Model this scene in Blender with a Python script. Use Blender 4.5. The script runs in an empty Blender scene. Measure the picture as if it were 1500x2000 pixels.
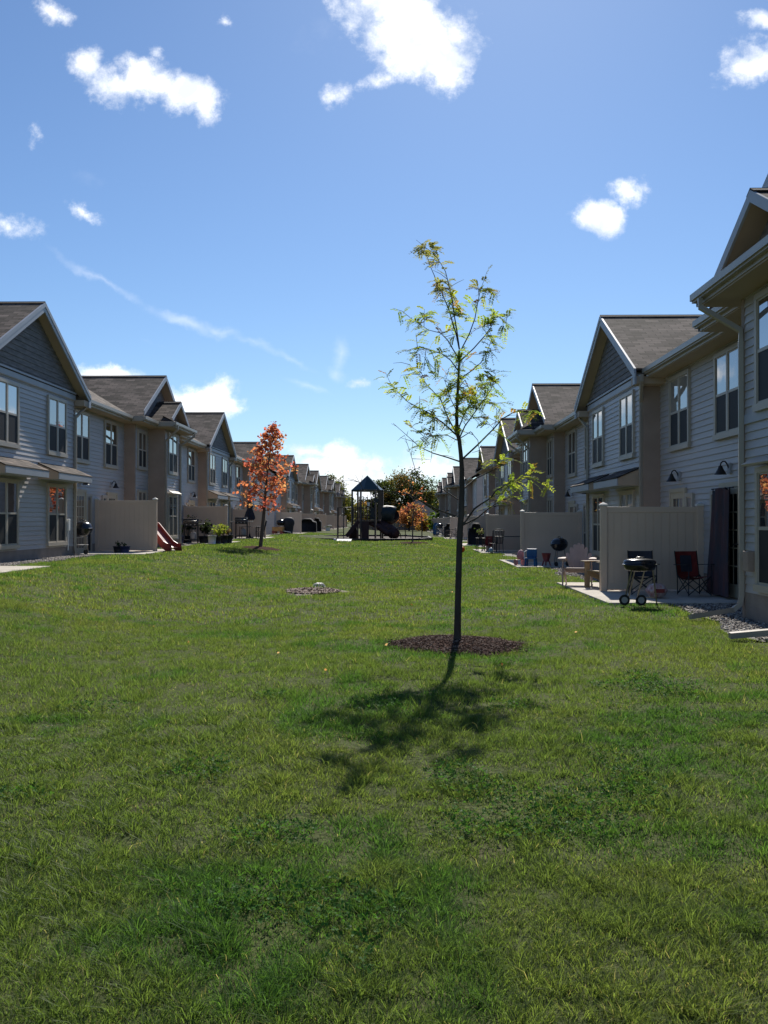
import bpy, math, random
import numpy as np
from mathutils import Vector, Matrix, Quaternion
random.seed(11)
rng = np.random.default_rng(5)
sc = bpy.context.scene
col = sc.collection
R = math.radians
F, VX, HY, EYE = 1815.0, 782.0, 1017.0, 1.5


def at(px, py, d):
    """a point of the place, from its direction and its distance down the court"""
    return Vector(((px - VX) / F * d, d, EYE + (HY - py) / F * d))


def ss(a, b, x):
    t = np.clip((np.asarray(x, dtype=float) - a) / (b - a), 0, 1)
    return t * t * (3 - 2 * t)


def gz(x, y):
    """height of the lawn"""
    x = np.asarray(x, dtype=float); y = np.asarray(y, dtype=float)
    mid = -0.06 + 0.28 * ss(28, 56, y) - 0.15 * ss(85, 110, y)
    right = 0.0 * y
    left = 0.42 + 0 * y
    z = mid + (right - mid) * ss(1.2, 3.6, x)
    z = z + (left - z) * ss(-2.6, -7.8, x)
    b = (np.sin(x * 2.3 + y * .7) + np.sin(y * 1.9 - x * 1.1 + 1.3) + np.sin(x * 4.1 - 2.2 * y) * .5 + np.sin(x * 7.3 + 1.1 * y) * np.sin(y * 6.1 - 2.0 * x)) * .007
    b = b + (np.sin(x * .55 + 2 + y * .31) * np.sin(y * .47 + .5)) * .025
    return z + b * ss(-8.0, -6.6, x) * (1 - ss(2.6, 3.5, x))


# ---------------------------------------------------------------- objects
def tag(o, label=None, cat=None, group=None, kind=None):
    if label: o['label'] = label
    if cat: o['category'] = cat
    if group: o['group'] = group
    if kind: o['kind'] = kind
    return o


def empty(name, loc=(0, 0, 0), parent=None):
    o = bpy.data.objects.new(name, None)
    o.empty_display_size = .1
    col.objects.link(o)
    o.location = loc
    if parent: o.parent = parent
    return o


def wl(o):
    v = Vector((0, 0, 0))
    while o:
        v = v + Vector(o.location); o = o.parent
    return v


def copy_tree(o, parent=None):
    c = o.copy(); col.objects.link(c); c.parent = parent
    for ch in list(o.children): copy_tree(ch, c)
    return c


class MB:
    def __init__(s): s.v = []; s.f = []; s.uv = []; s.mi = []

    def face(s, pts, uv=None, m=0):
        n = len(s.v); s.v += [tuple(p) for p in pts]
        s.f.append(tuple(range(n, n + len(pts)))); s.uv.append(uv); s.mi.append(m)

    def faces(s, vs, fs, m=0):
        n = len(s.v); s.v += [tuple(p) for p in vs]
        for f in fs: s.f.append(tuple(i + n for i in f)); s.uv.append(None); s.mi.append(m)

    def obox(s, c, ax, ay, az, m=0):
        """box from its centre and three half axes"""
        c, ax, ay, az = Vector(c), Vector(ax), Vector(ay), Vector(az)
        p = [c + i * ax + j * ay + k * az for k in (-1, 1) for j in (-1, 1) for i in (-1, 1)]
        s.faces(p, [(0, 2, 3, 1), (4, 5, 7, 6), (0, 1, 5, 4), (2, 6, 7, 3), (0, 4, 6, 2), (1, 3, 7, 5)], m)

    def box(s, p0, p1, m=0):
        c = [(a + b) / 2 for a, b in zip(p0, p1)]; h = [abs(b - a) / 2 for a, b in zip(p0, p1)]
        s.obox(c, (h[0], 0, 0), (0, h[1], 0), (0, 0, h[2]), m)

    def bar(s, a, b, w, t, up=(0, 0, 1), m=0):
        """a board from a to b, w wide and t thick (full sizes)"""
        a, b = Vector(a), Vector(b); d = b - a; L = d.length
        if L < 1e-6: return
        d.normalize(); u = Vector(up); sd = d.cross(u)
        if sd.length < 1e-3: sd = d.cross(Vector((1, 0, 0)))
        sd.normalize(); n = sd.cross(d)
        s.obox((a + b) / 2, d * L / 2, sd * w / 2, n * t / 2, m)

    def tube(s, path, rad, n=8, cap=True, m=0, rot=0.0):
        P = [Vector(p) for p in path]
        if not hasattr(rad, '__len__'): rad = [rad] * len(P)
        base = len(s.v); ref = None
        for i, p in enumerate(P):
            d = (P[min(i + 1, len(P) - 1)] - P[max(i - 1, 0)])
            d = d.normalized() if d.length > 1e-9 else Vector((0, 0, 1))
            if ref is None:
                ref = Vector((0, 0, 1)) if abs(d.z) < .9 else Vector((0, 1, 0))
            a = d.cross(ref)
            if a.length < 1e-4: a = d.orthogonal()
            a.normalize(); b = a.cross(d); ref = b
            for k in range(n):
                t = 2 * math.pi * k / n + rot
                s.v.append(tuple(p + (a * math.cos(t) + b * math.sin(t)) * rad[i]))
        for i in range(len(P) - 1):
            for k in range(n):
                s.f.append((base + i * n + k, base + i * n + (k + 1) % n, base + (i + 1) * n + (k + 1) % n, base + (i + 1) * n + k))
                s.uv.append(None); s.mi.append(m)
        if cap:
            s.f.append(tuple(base + k for k in range(n))); s.uv.append(None); s.mi.append(m)
            e = base + (len(P) - 1) * n
            s.f.append(tuple(e + k for k in range(n))); s.uv.append(None); s.mi.append(m)

    def lathe(s, c, prof, n=20, sx=1, sy=1, m=0):
        base = len(s.v); c = Vector(c)
        for r, z in prof:
            for k in range(n):
                t = 2 * math.pi * k / n
                s.v.append((c.x + r * sx * math.cos(t), c.y + r * sy * math.sin(t), c.z + z))
        for i in range(len(prof) - 1):
            for k in range(n):
                s.f.append((base + i * n + k, base + i * n + (k + 1) % n, base + (i + 1) * n + (k + 1) % n, base + (i + 1) * n + k))
                s.uv.append(None); s.mi.append(m)
        for e, r in ((0, prof[0][0]), (len(prof) - 1, prof[-1][0])):
            if r > 1e-4:
                s.f.append(tuple(base + e * n + k for k in range(n))); s.uv.append(None); s.mi.append(m)

    def build(s, name, mat, parent=None, smooth=False, bevel=0, loc=None):
        off = wl(parent) if parent else Vector((0, 0, 0))
        if loc is not None: off = off + Vector(loc)
        me = bpy.data.meshes.new(name)
        me.from_pydata([tuple(Vector(p) - off) for p in s.v], [], s.f)
        for mt in (mat if isinstance(mat, (list, tuple)) else [mat]): me.materials.append(mt)
        if any(s.mi): me.polygons.foreach_set('material_index', s.mi)
        if any(u is not None for u in s.uv):
            L = me.uv_layers.new(name='UVMap')
            for p, u in zip(me.polygons, s.uv):
                if u is not None:
                    for li, q in zip(p.loop_indices, u): L.data[li].uv = q
        if smooth: me.polygons.foreach_set('use_smooth', [True] * len(me.polygons))
        me.update()
        o = bpy.data.objects.new(name, me); col.objects.link(o)
        if parent: o.parent = parent
        if loc is not None: o.location = loc
        if bevel:
            b = o.modifiers.new('bevel', 'BEVEL'); b.width = bevel; b.segments = 2; b.limit_method = 'ANGLE'
        return o


def inst(name, mesh, parent, loc, rz=0):
    o = bpy.data.objects.new(name, mesh); col.objects.link(o)
    o.parent = parent; o.location = loc; o.rotation_euler = (0, 0, rz)
    return o


# ---------------------------------------------------------------- materials
def N(nt, typ, **kw):
    n = nt.nodes.new(typ)
    for k, v in kw.items():
        if k in n.inputs: n.inputs[k].default_value = v
        else: setattr(n, k, v)
    return n


def mat(name, c, rough=.7, var=.12, scale=6, bump=0, bscale=60, metal=0, spec=.35, c2=None, coord='Object', stretch=None):
    m = bpy.data.materials.new(name); m.use_nodes = True
    nt = m.node_tree; L = nt.links; b = nt.nodes['Principled BSDF']
    b.inputs['Roughness'].default_value = rough; b.inputs['Metallic'].default_value = metal
    b.inputs['Specular IOR Level'].default_value = spec
    tc = N(nt, 'ShaderNodeTexCoord'); src = tc.outputs[coord]
    if stretch:
        mp = N(nt, 'ShaderNodeMapping'); mp.inputs['Scale'].default_value = stretch
        L.new(src, mp.inputs[0]); src = mp.outputs[0]
    nz = N(nt, 'ShaderNodeTexNoise'); nz.inputs['Scale'].default_value = scale; nz.inputs['Detail'].default_value = 6
    L.new(src, nz.inputs['Vector'])
    rp = N(nt, 'ShaderNodeValToRGB'); rp.color_ramp.elements[0].position = .3; rp.color_ramp.elements[1].position = .7
    lo = [x * (1 - var) for x in c]; hi = [min(1, x * (1 + var)) for x in c]
    if c2: lo, hi = c, c2
    rp.color_ramp.elements[0].color = (*lo, 1); rp.color_ramp.elements[1].color = (*hi, 1)
    L.new(nz.outputs['Fac'], rp.inputs[0]); L.new(rp.outputs[0], b.inputs['Base Color'])
    if bump:
        n2 = N(nt, 'ShaderNodeTexNoise'); n2.inputs['Scale'].default_value = bscale; n2.inputs['Detail'].default_value = 4
        L.new(src, n2.inputs['Vector'])
        bp = N(nt, 'ShaderNodeBump'); bp.inputs['Strength'].default_value = bump; bp.inputs['Distance'].default_value = .02
        L.new(n2.outputs['Fac'], bp.inputs['Height']); L.new(bp.outputs[0], b.inputs['Normal'])
    return m


def leaf_mat(name, trans=.45, gloss=.25, tint=(1, 1, 1), tboost=1.5, rough=.5):
    """leaf: colour from the 'Col' attribute, part of the light comes through"""
    m = bpy.data.materials.new(name); m.use_nodes = True
    nt = m.node_tree; L = nt.links; b = nt.nodes['Principled BSDF']; out = nt.nodes['Material Output']
    a = N(nt, 'ShaderNodeAttribute'); a.attribute_name = 'Col'
    L.new(a.outputs['Color'], b.inputs['Base Color']); b.inputs['Roughness'].default_value = rough
    b.inputs['Specular IOR Level'].default_value = gloss
    mx = N(nt, 'ShaderNodeVectorMath'); mx.operation = 'MULTIPLY'; mx.inputs[1].default_value = [t * tboost for t in tint]
    L.new(a.outputs['Color'], mx.inputs[0])
    t = N(nt, 'ShaderNodeBsdfTranslucent'); L.new(mx.outputs[0], t.inputs['Color'])
    s = N(nt, 'ShaderNodeMixShader'); s.inputs[0].default_value = trans
    L.new(b.outputs[0], s.inputs[1]); L.new(t.outputs[0], s.inputs[2]); L.new(s.outputs[0], out.inputs['Surface'])
    return m


def shingle_mat():
    m = bpy.data.materials.new('shingles'); m.use_nodes = True
    nt = m.node_tree; L = nt.links; b = nt.nodes['Principled BSDF']
    b.inputs['Roughness'].default_value = .9; b.inputs['Specular IOR Level'].default_value = .2
    uv = N(nt, 'ShaderNodeUVMap')
    br = N(nt, 'ShaderNodeTexBrick'); br.offset = .43; br.offset_frequency = 2
    for k, v in (('Scale', 1.0), ('Mortar Size', .010), ('Mortar Smooth', .2), ('Bias', -.05), ('Brick Width', .38), ('Row Height', .155)):
        br.inputs[k].default_value = v
    br.inputs['Color1'].default_value = (.042, .036, .034, 1); br.inputs['Color2'].default_value = (.200, .162, .142, 1)
    br.inputs['Mortar'].default_value = (.022, .017, .014, 1)
    L.new(uv.outputs[0], br.inputs['Vector'])
    nz = N(nt, 'ShaderNodeTexNoise'); nz.inputs['Scale'].default_value = 3.1; nz.inputs['Detail'].default_value = 8
    L.new(uv.outputs[0], nz.inputs['Vector'])
    rp = N(nt, 'ShaderNodeValToRGB'); rp.color_ramp.elements[0].position = .3; rp.color_ramp.elements[1].position = .72
    rp.color_ramp.elements[0].color = (.62, .60, .60, 1); rp.color_ramp.elements[1].color = (1.25, 1.2, 1.15, 1)
    L.new(nz.outputs['Fac'], rp.inputs[0])
    mx = N(nt, 'ShaderNodeVectorMath'); mx.operation = 'MULTIPLY'
    L.new(br.outputs['Color'], mx.inputs[0]); L.new(rp.outputs[0], mx.inputs[1]); L.new(mx.outputs[0], b.inputs['Base Color'])
    bp = N(nt, 'ShaderNodeBump'); bp.inputs['Strength'].default_value = .7; bp.inputs['Distance'].default_value = .02
    bp.invert = True
    L.new(br.outputs['Fac'], bp.inputs['Height']); L.new(bp.outputs[0], b.inputs['Normal'])
    return m


def glass_mat(name, base, rough, ior):
    m = bpy.data.materials.new(name); m.use_nodes = True
    b = m.node_tree.nodes['Principled BSDF']
    b.inputs['Base Color'].default_value = (*base, 1); b.inputs['Roughness'].default_value = rough
    b.inputs['IOR'].default_value = ior
    nt = m.node_tree
    tc = N(nt, 'ShaderNodeTexCoord'); nz = N(nt, 'ShaderNodeTexNoise'); nz.inputs['Scale'].default_value = 1.3
    nt.links.new(tc.outputs['Object'], nz.inputs['Vector'])
    bp = N(nt, 'ShaderNodeBump'); bp.inputs['Strength'].default_value = .06; bp.inputs['Distance'].default_value = .03
    nt.links.new(nz.outputs['Fac'], bp.inputs['Height']); nt.links.new(bp.outputs[0], b.inputs['Normal'])
    return m


M = dict(
    siding=mat('siding', (.45, .425, .42), .5, .10, .8, .15, 30, spec=.45, stretch=(1, .15, 6)),
    shake=mat('gable_shake', (.20, .185, .18), .85, .25, 3, .5, 18, stretch=(1, 1, 5)),
    taupe=mat('taupe_trim', (.34, .26, .21), .8, .10, 2, .2, 40),
    rake=mat('rake_paint', (.37, .39, .43), .5, .07, 2),
    soffit=mat('soffit', (.44, .35, .265), .7, .06, 2),
    roof=shingle_mat(),
    ridge=mat('ridge_cap', (.06, .05, .045), .9, .2, 8, .4, 60),
    gutter=mat('gutter_paint', (.36, .32, .265), .4, .06, 2, spec=.5),
    frame=mat('window_vinyl', (.44, .39, .325), .45, .05, 3),
    glass=glass_mat('window_glass', (.012, .016, .02), .012, 5.0),
    glass_curtain=glass_mat('window_glass_pale_curtain', (.30, .29, .27), .02, 3.2),
    glass_blind=glass_mat('window_glass_blind', (.10, .10, .10), .02, 3.8),  # grey base stands for a blind behind the pane
    screen=glass_mat('insect_screen', (.022, .024, .028), .6, 1.25),
    found=mat('foundation', (.27, .23, .20), .9, .15, 3, .5, 30),
    door=mat('door_paint', (.50, .43, .32), .5, .05, 2),
    fence=mat('vinyl_fence', (.66, .505, .385), .5, .05, 1.5, .05, 25, spec=.4),
    cap=mat('fence_cap', (.72, .68, .60), .4, .04, 3),
    conc=mat('concrete', (.50, .455, .39), .9, .14, 1.7, .25, 90),
    black=mat('black_enamel', (.012, .012, .015), .22, .1, 4, spec=.6),
    dark=mat('black_plastic', (.022, .022, .025), .55, .15, 6, .1, 50),
    cover=mat('black_cover_cloth', (.018, .02, .028), .75, .2, 5, .5, 7),
    chrome=mat('chrome_leg', (.34, .33, .32), .35, .05, 8, metal=.9),
    bronze=mat('bronze_fixture', (.03, .024, .02), .45, .1, 9),
    rubber=mat('rubber', (.02, .02, .02), .8, .1, 8),
    grey=mat('grey_plastic', (.35, .35, .36), .5, .06, 5),
    white=mat('white_plastic', (.78, .77, .74), .45, .04, 4),
    pinkwood=mat('pinkish_resin', (.40, .315, .29), .65, .1, 5, .2, 40, stretch=(3, 3, .4)),
    tanwood=mat('tan_resin', (.30, .225, .14), .65, .1, 5, .2, 40, stretch=(3, 3, .4)),
    navy=mat('navy_canvas', (.035, .038, .055), .85, .2, 8, .3, 60),
    redcan=mat('red_canvas', (.17, .022, .02), .85, .2, 8, .3, 60),
    redplast=mat('red_plastic', (.23, .045, .042), .45, .1, 4),
    blueplast=mat('blue_plastic', (.02, .11, .28), .45, .1, 4),
    bluetub=mat('blue_tub', (.025, .032, .09), .45, .1, 4),
    pinkplast=mat('pink_plastic', (.55, .22, .24), .5, .1, 4),
    orange=mat('orange_plastic', (.75, .14, .02), .5, .05, 6),
    wood=mat('toy_wood', (.48, .25, .09), .6, .2, 6),
    bark=mat('bark', (.055, .045, .038), .9, .3, 14, .8, 30, stretch=(1, 1, .25)),
    barkmaple=mat('maple_bark', (.12, .095, .08), .9, .3, 14, .7, 30, stretch=(1, 1, .25)),
    mulch=mat('mulch', (.036, .024, .020), 1, 0, 30, .9, 45, spec=0, c2=(.13, .09, .076)),
    dirt=mat('bare_dirt', (.09, .068, .055), .95, 0, 11, 1, 22, c2=(.34, .28, .235)),
    gravel=mat('gravel_bed', (.13, .12, .11), .95, 0, 40, 1, 50, c2=(.36, .34, .31)),
    stone=mat('stone', (.16, .15, .145), .9, 0, 7, .3, 30, c2=(.5, .46, .42)),
    chips=mat('wood_chips', (.05, .038, .03), .95, 0, 12, .8, 20, c2=(.12, .09, .07)),
    green=mat('green_metal_roof', (.012, .035, .04), .4, .1, 3, spec=.5),
    tube=mat('dark_green_plastic', (.010, .022, .024), .6, .1, 3, spec=.5),
    brown=mat('brown_steel', (.085, .062, .042), .5, .1, 5),
    slidebrown=mat('maroon_plastic', (.05, .022, .022), .6, .1, 4),
    fencewood=mat('weathered_fence', (.20, .155, .125), .9, .2, 2, .3, 30),
    houseroof=mat('grey_roof', (.16, .14, .13), .9, .15, 2, .3, 20),
    housewall=mat('tan_house_wall', (.28, .25, .22), .8, .08, 1),
    bag=mat('paper_bag', (.40, .16, .15), .7, 0, 14, .3, 20, c2=(.58, .52, .50)),
    leaf=leaf_mat('leaf', .62, .06, (1.0, 1.0, .6), 2.0, .7),
    grass=leaf_mat('grass_blade', .45, .2, (1.0, 1.02, .55), 2.0),
    clover=leaf_mat('clover_leaf', .4, .04, (1.0, 1.0, .5), 1.5),
    maple=leaf_mat('maple_leaf', .6, .1, (1.06, .95, .78), 1.8, .7),
)
# ---------------------------------------------------------------- camera, sky, sun
cd = bpy.data.cameras.new('camera'); cam = bpy.data.objects.new('camera', cd); col.objects.link(cam); sc.camera = cam
cd.sensor_fit = 'VERTICAL'; cd.sensor_height = 36; cd.sensor_width = 27; cd.lens = 36 * F / 2000
cd.clip_end = 5000; cd.clip_start = .05
cam.location = (0, 0, EYE)
cam.rotation_euler = (R(90) + math.atan((HY - 1000) / F), 0, math.atan((VX - 750) / F))

SUN_EL, SUN_AZ = 40.0, 7.0
sd = Vector((math.sin(R(SUN_AZ)) * math.cos(R(SUN_EL)), math.cos(R(SUN_AZ)) * math.cos(R(SUN_EL)), math.sin(R(SUN_EL))))
sl = bpy.data.lights.new('sun', 'SUN'); sl.energy = 5.0; sl.angle = R(.5); sl.color = (1, .95, .86)
so = bpy.data.objects.new('sun', sl); col.objects.link(so); so.rotation_euler = sd.to_track_quat('Z', 'Y').to_euler(); so.location = (0, 0, 60)

w = bpy.data.worlds.new('World'); sc.world = w; w.use_nodes = True
nt = w.node_tree; L = nt.links; bg = nt.nodes['Background']
sky = N(nt, 'ShaderNodeTexSky'); sky.sky_type = 'NISHITA'; sky.sun_disc = False
sky.sun_elevation = R(SUN_EL); sky.sun_rotation = R(SUN_AZ); sky.air_density = 1.0; sky.dust_density = .22; sky.ozone_density = 1.4; sky.altitude = 200
SKY_STRENGTH = .086
bg.inputs['Strength'].default_value = SKY_STRENGTH
tc = N(nt, 'ShaderNodeTexCoord'); sp = N(nt, 'ShaderNodeSeparateXYZ'); L.new(tc.outputs['Generated'], sp.inputs[0])


def math_node(op, a, b=None, clamp=False):
    n = N(nt, 'ShaderNodeMath'); n.operation = op; n.use_clamp = clamp
    for i, q in enumerate((a, b)):
        if q is None: continue
        if isinstance(q, (int, float)): n.inputs[i].default_value = q
        else: L.new(q, n.inputs[i])
    return n.outputs[0]


# cloud field: horizontal sky directions as slopes east/north and up/north
ysafe = math_node('MAXIMUM', sp.outputs[1], .08)
cu = math_node('DIVIDE', sp.outputs[0], ysafe); cv = math_node('DIVIDE', sp.outputs[2], ysafe)
cb = N(nt, 'ShaderNodeCombineXYZ'); L.new(cu, cb.inputs[0]); L.new(cv, cb.inputs[1])


def fbm(scale, detail, rough, vec, off=0.0):
    mp = N(nt, 'ShaderNodeMapping'); mp.inputs['Location'].default_value = (off, off * .7, off * .3); L.new(vec, mp.inputs[0])
    n = N(nt, 'ShaderNodeTexNoise'); n.inputs['Scale'].default_value = scale; n.inputs['Detail'].default_value = detail; n.inputs['Roughness'].default_value = rough
    L.new(mp.outputs[0], n.inputs['Vector']); return n


warp = fbm(16, 5, .6, cb.outputs[0], 3.1)
wv = N(nt, 'ShaderNodeVectorMath'); wv.operation = 'SUBTRACT'; L.new(warp.outputs['Color'], wv.inputs[0]); wv.inputs[1].default_value = (.5, .5, .5)
wsx = N(nt, 'ShaderNodeVectorMath'); wsx.operation = 'MULTIPLY'; L.new(wv.outputs[0], wsx.inputs[0]); wsx.inputs[1].default_value = (.045, .035, 0)
wa = N(nt, 'ShaderNodeVectorMath'); wa.operation = 'ADD'; L.new(cb.outputs[0], wa.inputs[0]); L.new(wsx.outputs[0], wa.inputs[1])


def blobs(lst, vec):
    acc = None
    for (x, y, rx, ry, ang, k) in lst:
        mp = N(nt, 'ShaderNodeMapping'); mp.vector_type = 'TEXTURE'
        mp.inputs['Location'].default_value = ((x - VX) / F, (HY - y) / F, 0)
        mp.inputs['Rotation'].default_value = (0, 0, R(ang)); mp.inputs['Scale'].default_value = (rx / F, ry / F, 1)
        L.new(vec, mp.inputs[0])
        ln = N(nt, 'ShaderNodeVectorMath'); ln.operation = 'LENGTH'; L.new(mp.outputs[0], ln.inputs[0])
        d = math_node('MULTIPLY', math_node('SUBTRACT', 1.0, ln.outputs['Value']), k)
        acc = d if acc is None else math_node('MAXIMUM', acc, d)
    return acc


CUM = [(812, 58, 112, 112, 0, 2.2), (760, 0, 130, 60, 0, 1.6), (735, 150, 46, 26, 15, .8), (865, 105, 75, 80, 0, 1.8), (690, 45, 34, 44, 0, .9), (652, 178, 32, 30, 0, .8), (900, 60, 50, 70, 0, 1.0),
       (165, 118, 50, 36, -35, 1.3), (220, 162, 74, 48, -20, 1.4), (265, 140, 46, 56, -60, 1.1), (290, 158, 84, 42, -10, 1.5), (350, 168, 84, 46, -10, 1.6), (402, 205, 30, 52, 10, 1.3),
       (62, 250, 24, 24, 0, .6), (90, 8, 50, 26, -20, .9), (150, 410, 44, 18, -20, .8), (8, 430, 60, 28, -20, .7), (440, 30, 18, 18, 0, .8), (290, 92, 18, 24, 0, .6),
       (1172, 425, 62, 34, -25, 1.4), (1222, 380, 50, 30, -10, 1.0), (1468, 124, 80, 48, 15, 1.4), (1490, 42, 56, 22, 0, 1.1),
       (205, 730, 90, 32, 0, 1.8), (400, 786, 105, 44, -8, 1.8), (425, 762, 45, 34, 0, 1.3), (462, 800, 44, 16, -10, 1.2), (335, 778, 56, 36, 0, 1.4),
       (600, 878, 90, 24, -3, 1.1), (660, 876, 50, 26, 0, 1.3), (640, 908, 160, 40, 0, 1.1), (690, 940, 130, 46, 0, 1.1), (850, 905, 120, 44, 0, .9), (740, 970, 200, 34, 0, 1.1),
       (700, 748, 26, 14, 0, .8), (735, 742, 24, 14, 0, .6), (-120, 640, 150, 60, 0, 1.6), (1750, 640, 160, 60, 0, 1.6), (1620, 820, 140, 40, 0, 1.6), (-420, 400, 190, 90, 10, 1.6), (2100, 350, 200, 90, -10, 1.6)]  # outermost clouds, centred out of view, are added for the window reflections
CIR = [(190, 545, 130, 14, -32, .8), (360, 625, 130, 16, -18, .9), (500, 670, 110, 14, -25, .6), (430, 640, 60, 14, -12, .9), (660, 690, 26, 44, -15, .7), (655, 725, 36, 20, -40, .7), (600, 756, 80, 12, -12, .6),
       (290, 660, 90, 12, -25, .3), (560, 700, 80, 12, -30, .5), (170, 340, 60, 20, 0, .25), (640, 60, 70, 60, 30, .3)]
n1 = fbm(30, 11, .68, cb.outputs[0], 1.7)
dens = blobs(CUM, wa.outputs[0])
dn = math_node('ADD', dens, math_node('MULTIPLY', math_node('SUBTRACT', n1.outputs['Fac'], .5), 2.6))
mr = N(nt, 'ShaderNodeMapRange'); mr.interpolation_type = 'SMOOTHSTEP'; L.new(dn, mr.inputs['Value']); mr.inputs['From Min'].default_value = -.02; mr.inputs['From Max'].default_value = 1.25
n2 = fbm(26, 6, .6, cb.outputs[0], 9.4)
ci = math_node('ADD', blobs(CIR, wa.outputs[0]), math_node('MULTIPLY', math_node('SUBTRACT', n2.outputs['Fac'], .5), .9))
mr2 = N(nt, 'ShaderNodeMapRange'); mr2.interpolation_type = 'SMOOTHSTEP'; L.new(ci, mr2.inputs['Value']); mr2.inputs['From Min'].default_value = .05; mr2.inputs['From Max'].default_value = 1.2; mr2.inputs['To Max'].default_value = .33
# cloud tone: lit tops, slightly grey bodies
n3 = fbm(20, 5, .55, wa.outputs[0], 4.4)
cr = N(nt, 'ShaderNodeValToRGB'); L.new(n3.outputs['Fac'], cr.inputs[0])
CLOUD = 14.0
cr.color_ramp.elements[0].position = .36; cr.color_ramp.elements[0].color = (.66, .71, .80, 1)
cr.color_ramp.elements[1].position = .58; cr.color_ramp.elements[1].color = (1, 1, 1, 1)
cs = N(nt, 'ShaderNodeVectorMath'); cs.operation = 'SCALE'; L.new(cr.outputs[0], cs.inputs[0]); cs.inputs['Scale'].default_value = CLOUD
# tint of the clear sky
tn = N(nt, 'ShaderNodeVectorMath'); tn.operation = 'MULTIPLY'; L.new(sky.outputs[0], tn.inputs[0]); tn.inputs[1].default_value = (.70, .865, 1.06)
m1 = N(nt, 'ShaderNodeMix'); m1.data_type = 'RGBA'; L.new(mr2.outputs[0], m1.inputs['Factor']); L.new(tn.outputs[0], m1.inputs['A']); L.new(cs.outputs[0], m1.inputs['B'])
m2 = N(nt, 'ShaderNodeMix'); m2.data_type = 'RGBA'; L.new(mr.outputs[0], m2.inputs['Factor']); L.new(m1.outputs['Result'], m2.inputs['A']); L.new(cs.outputs[0], m2.inputs['B'])
L.new(m2.outputs['Result'], bg.inputs['Color'])

sc.view_settings.view_transform = 'Standard'; sc.view_settings.look = 'None'; sc.view_settings.gamma = 1; sc.view_settings.exposure = .28
sc.render.engine = 'CYCLES'
try:
    sc.cycles.use_denoising = True; sc.cycles.max_bounces = 6; sc.cycles.diffuse_bounces = 3; sc.cycles.transmission_bounces = 3; sc.cycles.glossy_bounces = 3
    sc.cycles.sample_clamp_indirect = 8
except Exception: pass

# ---------------------------------------------------------------- layout
XR, XL = 6.3, 10.5                     # recessed walls, right and left of the camera
BZR, BZL = 0.0, 0.30
RIGHT_A = [('M', 13.0), ('G', 25.9), ('M', 38.8), ('G', 51.7), ('L', 64.2)]
LEFT_A = [('M', 12.5), ('G', 25.3), ('M', 38.3), ('G', 51.3), ('L', 64.0)]
RIGHT_B = [('G', 84.5), ('M', 97.5), ('G', 110.5), ('M', 123.5), ('G', 136.5)]
LEFT_B = [('G', 85.0), ('M', 98.0), ('G', 111.0), ('M', 124.0), ('G', 137.0), ('M', 150.0)]
mids = lambda q: [(q[i][1] + q[i + 1][1]) / 2 for i in range(len(q) - 1)]
PAT_R = mids(RIGHT_A) + [78.2] + mids(RIGHT_B)
PAT_L = mids(LEFT_A) + [78.4] + mids(LEFT_B)
PE_R, PE_L = 3.72, -8.12               # lawn edge of the patios
PLAY = [(-6.2, 61.5), (-4.0, 59.0), (-1.0, 58.2), (1.2, 59.0), (2.1, 62.5), (2.0, 68), (.5, 74), (-4, 75), (-7.2, 70), (-7.3, 64.5)]
MULCH = [(.71, 11.62, .86, .98), (-5.95, 39.6, .9, 1.3), (.75, 53.0, .9, 1.2)]
DIRT = (-1.93, 20.6, .72, 1.35)


def in_play(x, y):
    x = np.asarray(x); y = np.asarray(y); r = np.zeros(x.shape, bool); n = len(PLAY)
    for i in range(n):
        x0, y0 = PLAY[i]; x1, y1 = PLAY[(i + 1) % n]
        c = ((y0 > y) != (y1 > y)) & (x < (x1 - x0) * (y - y0) / (y1 - y0 + 1e-12) + x0)
        r ^= c
    return r


def bed_r(y): return 4.62 + .16 * np.sin(y * .9) + .1 * np.sin(y * 2.3 + 1)
def bed_l(y): return -9.28 + .14 * np.sin(y * .8 + 1) + .1 * np.sin(y * 2.1)


def blocked(x, y):
    b = (x > bed_r(y)) | (x < bed_l(y)) | in_play(x, y)
    for c in PAT_R: b |= (x > PE_R) & (np.abs(y - c) < 2.75)
    for c in PAT_L: b |= (x < PE_L) & (np.abs(y - c) < 2.55)
    for (cx, cy, rx, ry) in MULCH:
        a = np.arctan2(y - cy, x - cx)
        b |= ((x - cx) / rx) ** 2 + ((y - cy) / ry) ** 2 < (1 + .05 * np.sin(5 * a) + .04 * np.sin(9 * a) + .05 * np.sin(23 * a + x * 9) * np.sin(17 * a)) ** 2 * .88
    cx, cy, rx, ry = DIRT
    a = np.arctan2(y - cy, x - cx)
    q = ((x - cx) / rx) ** 2 + ((y - cy) / ry) ** 2
    b |= q < (1 + .30 * np.sin(3 * a + 1) + .22 * np.sin(7 * a)) ** 2 * .55
    return b


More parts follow.
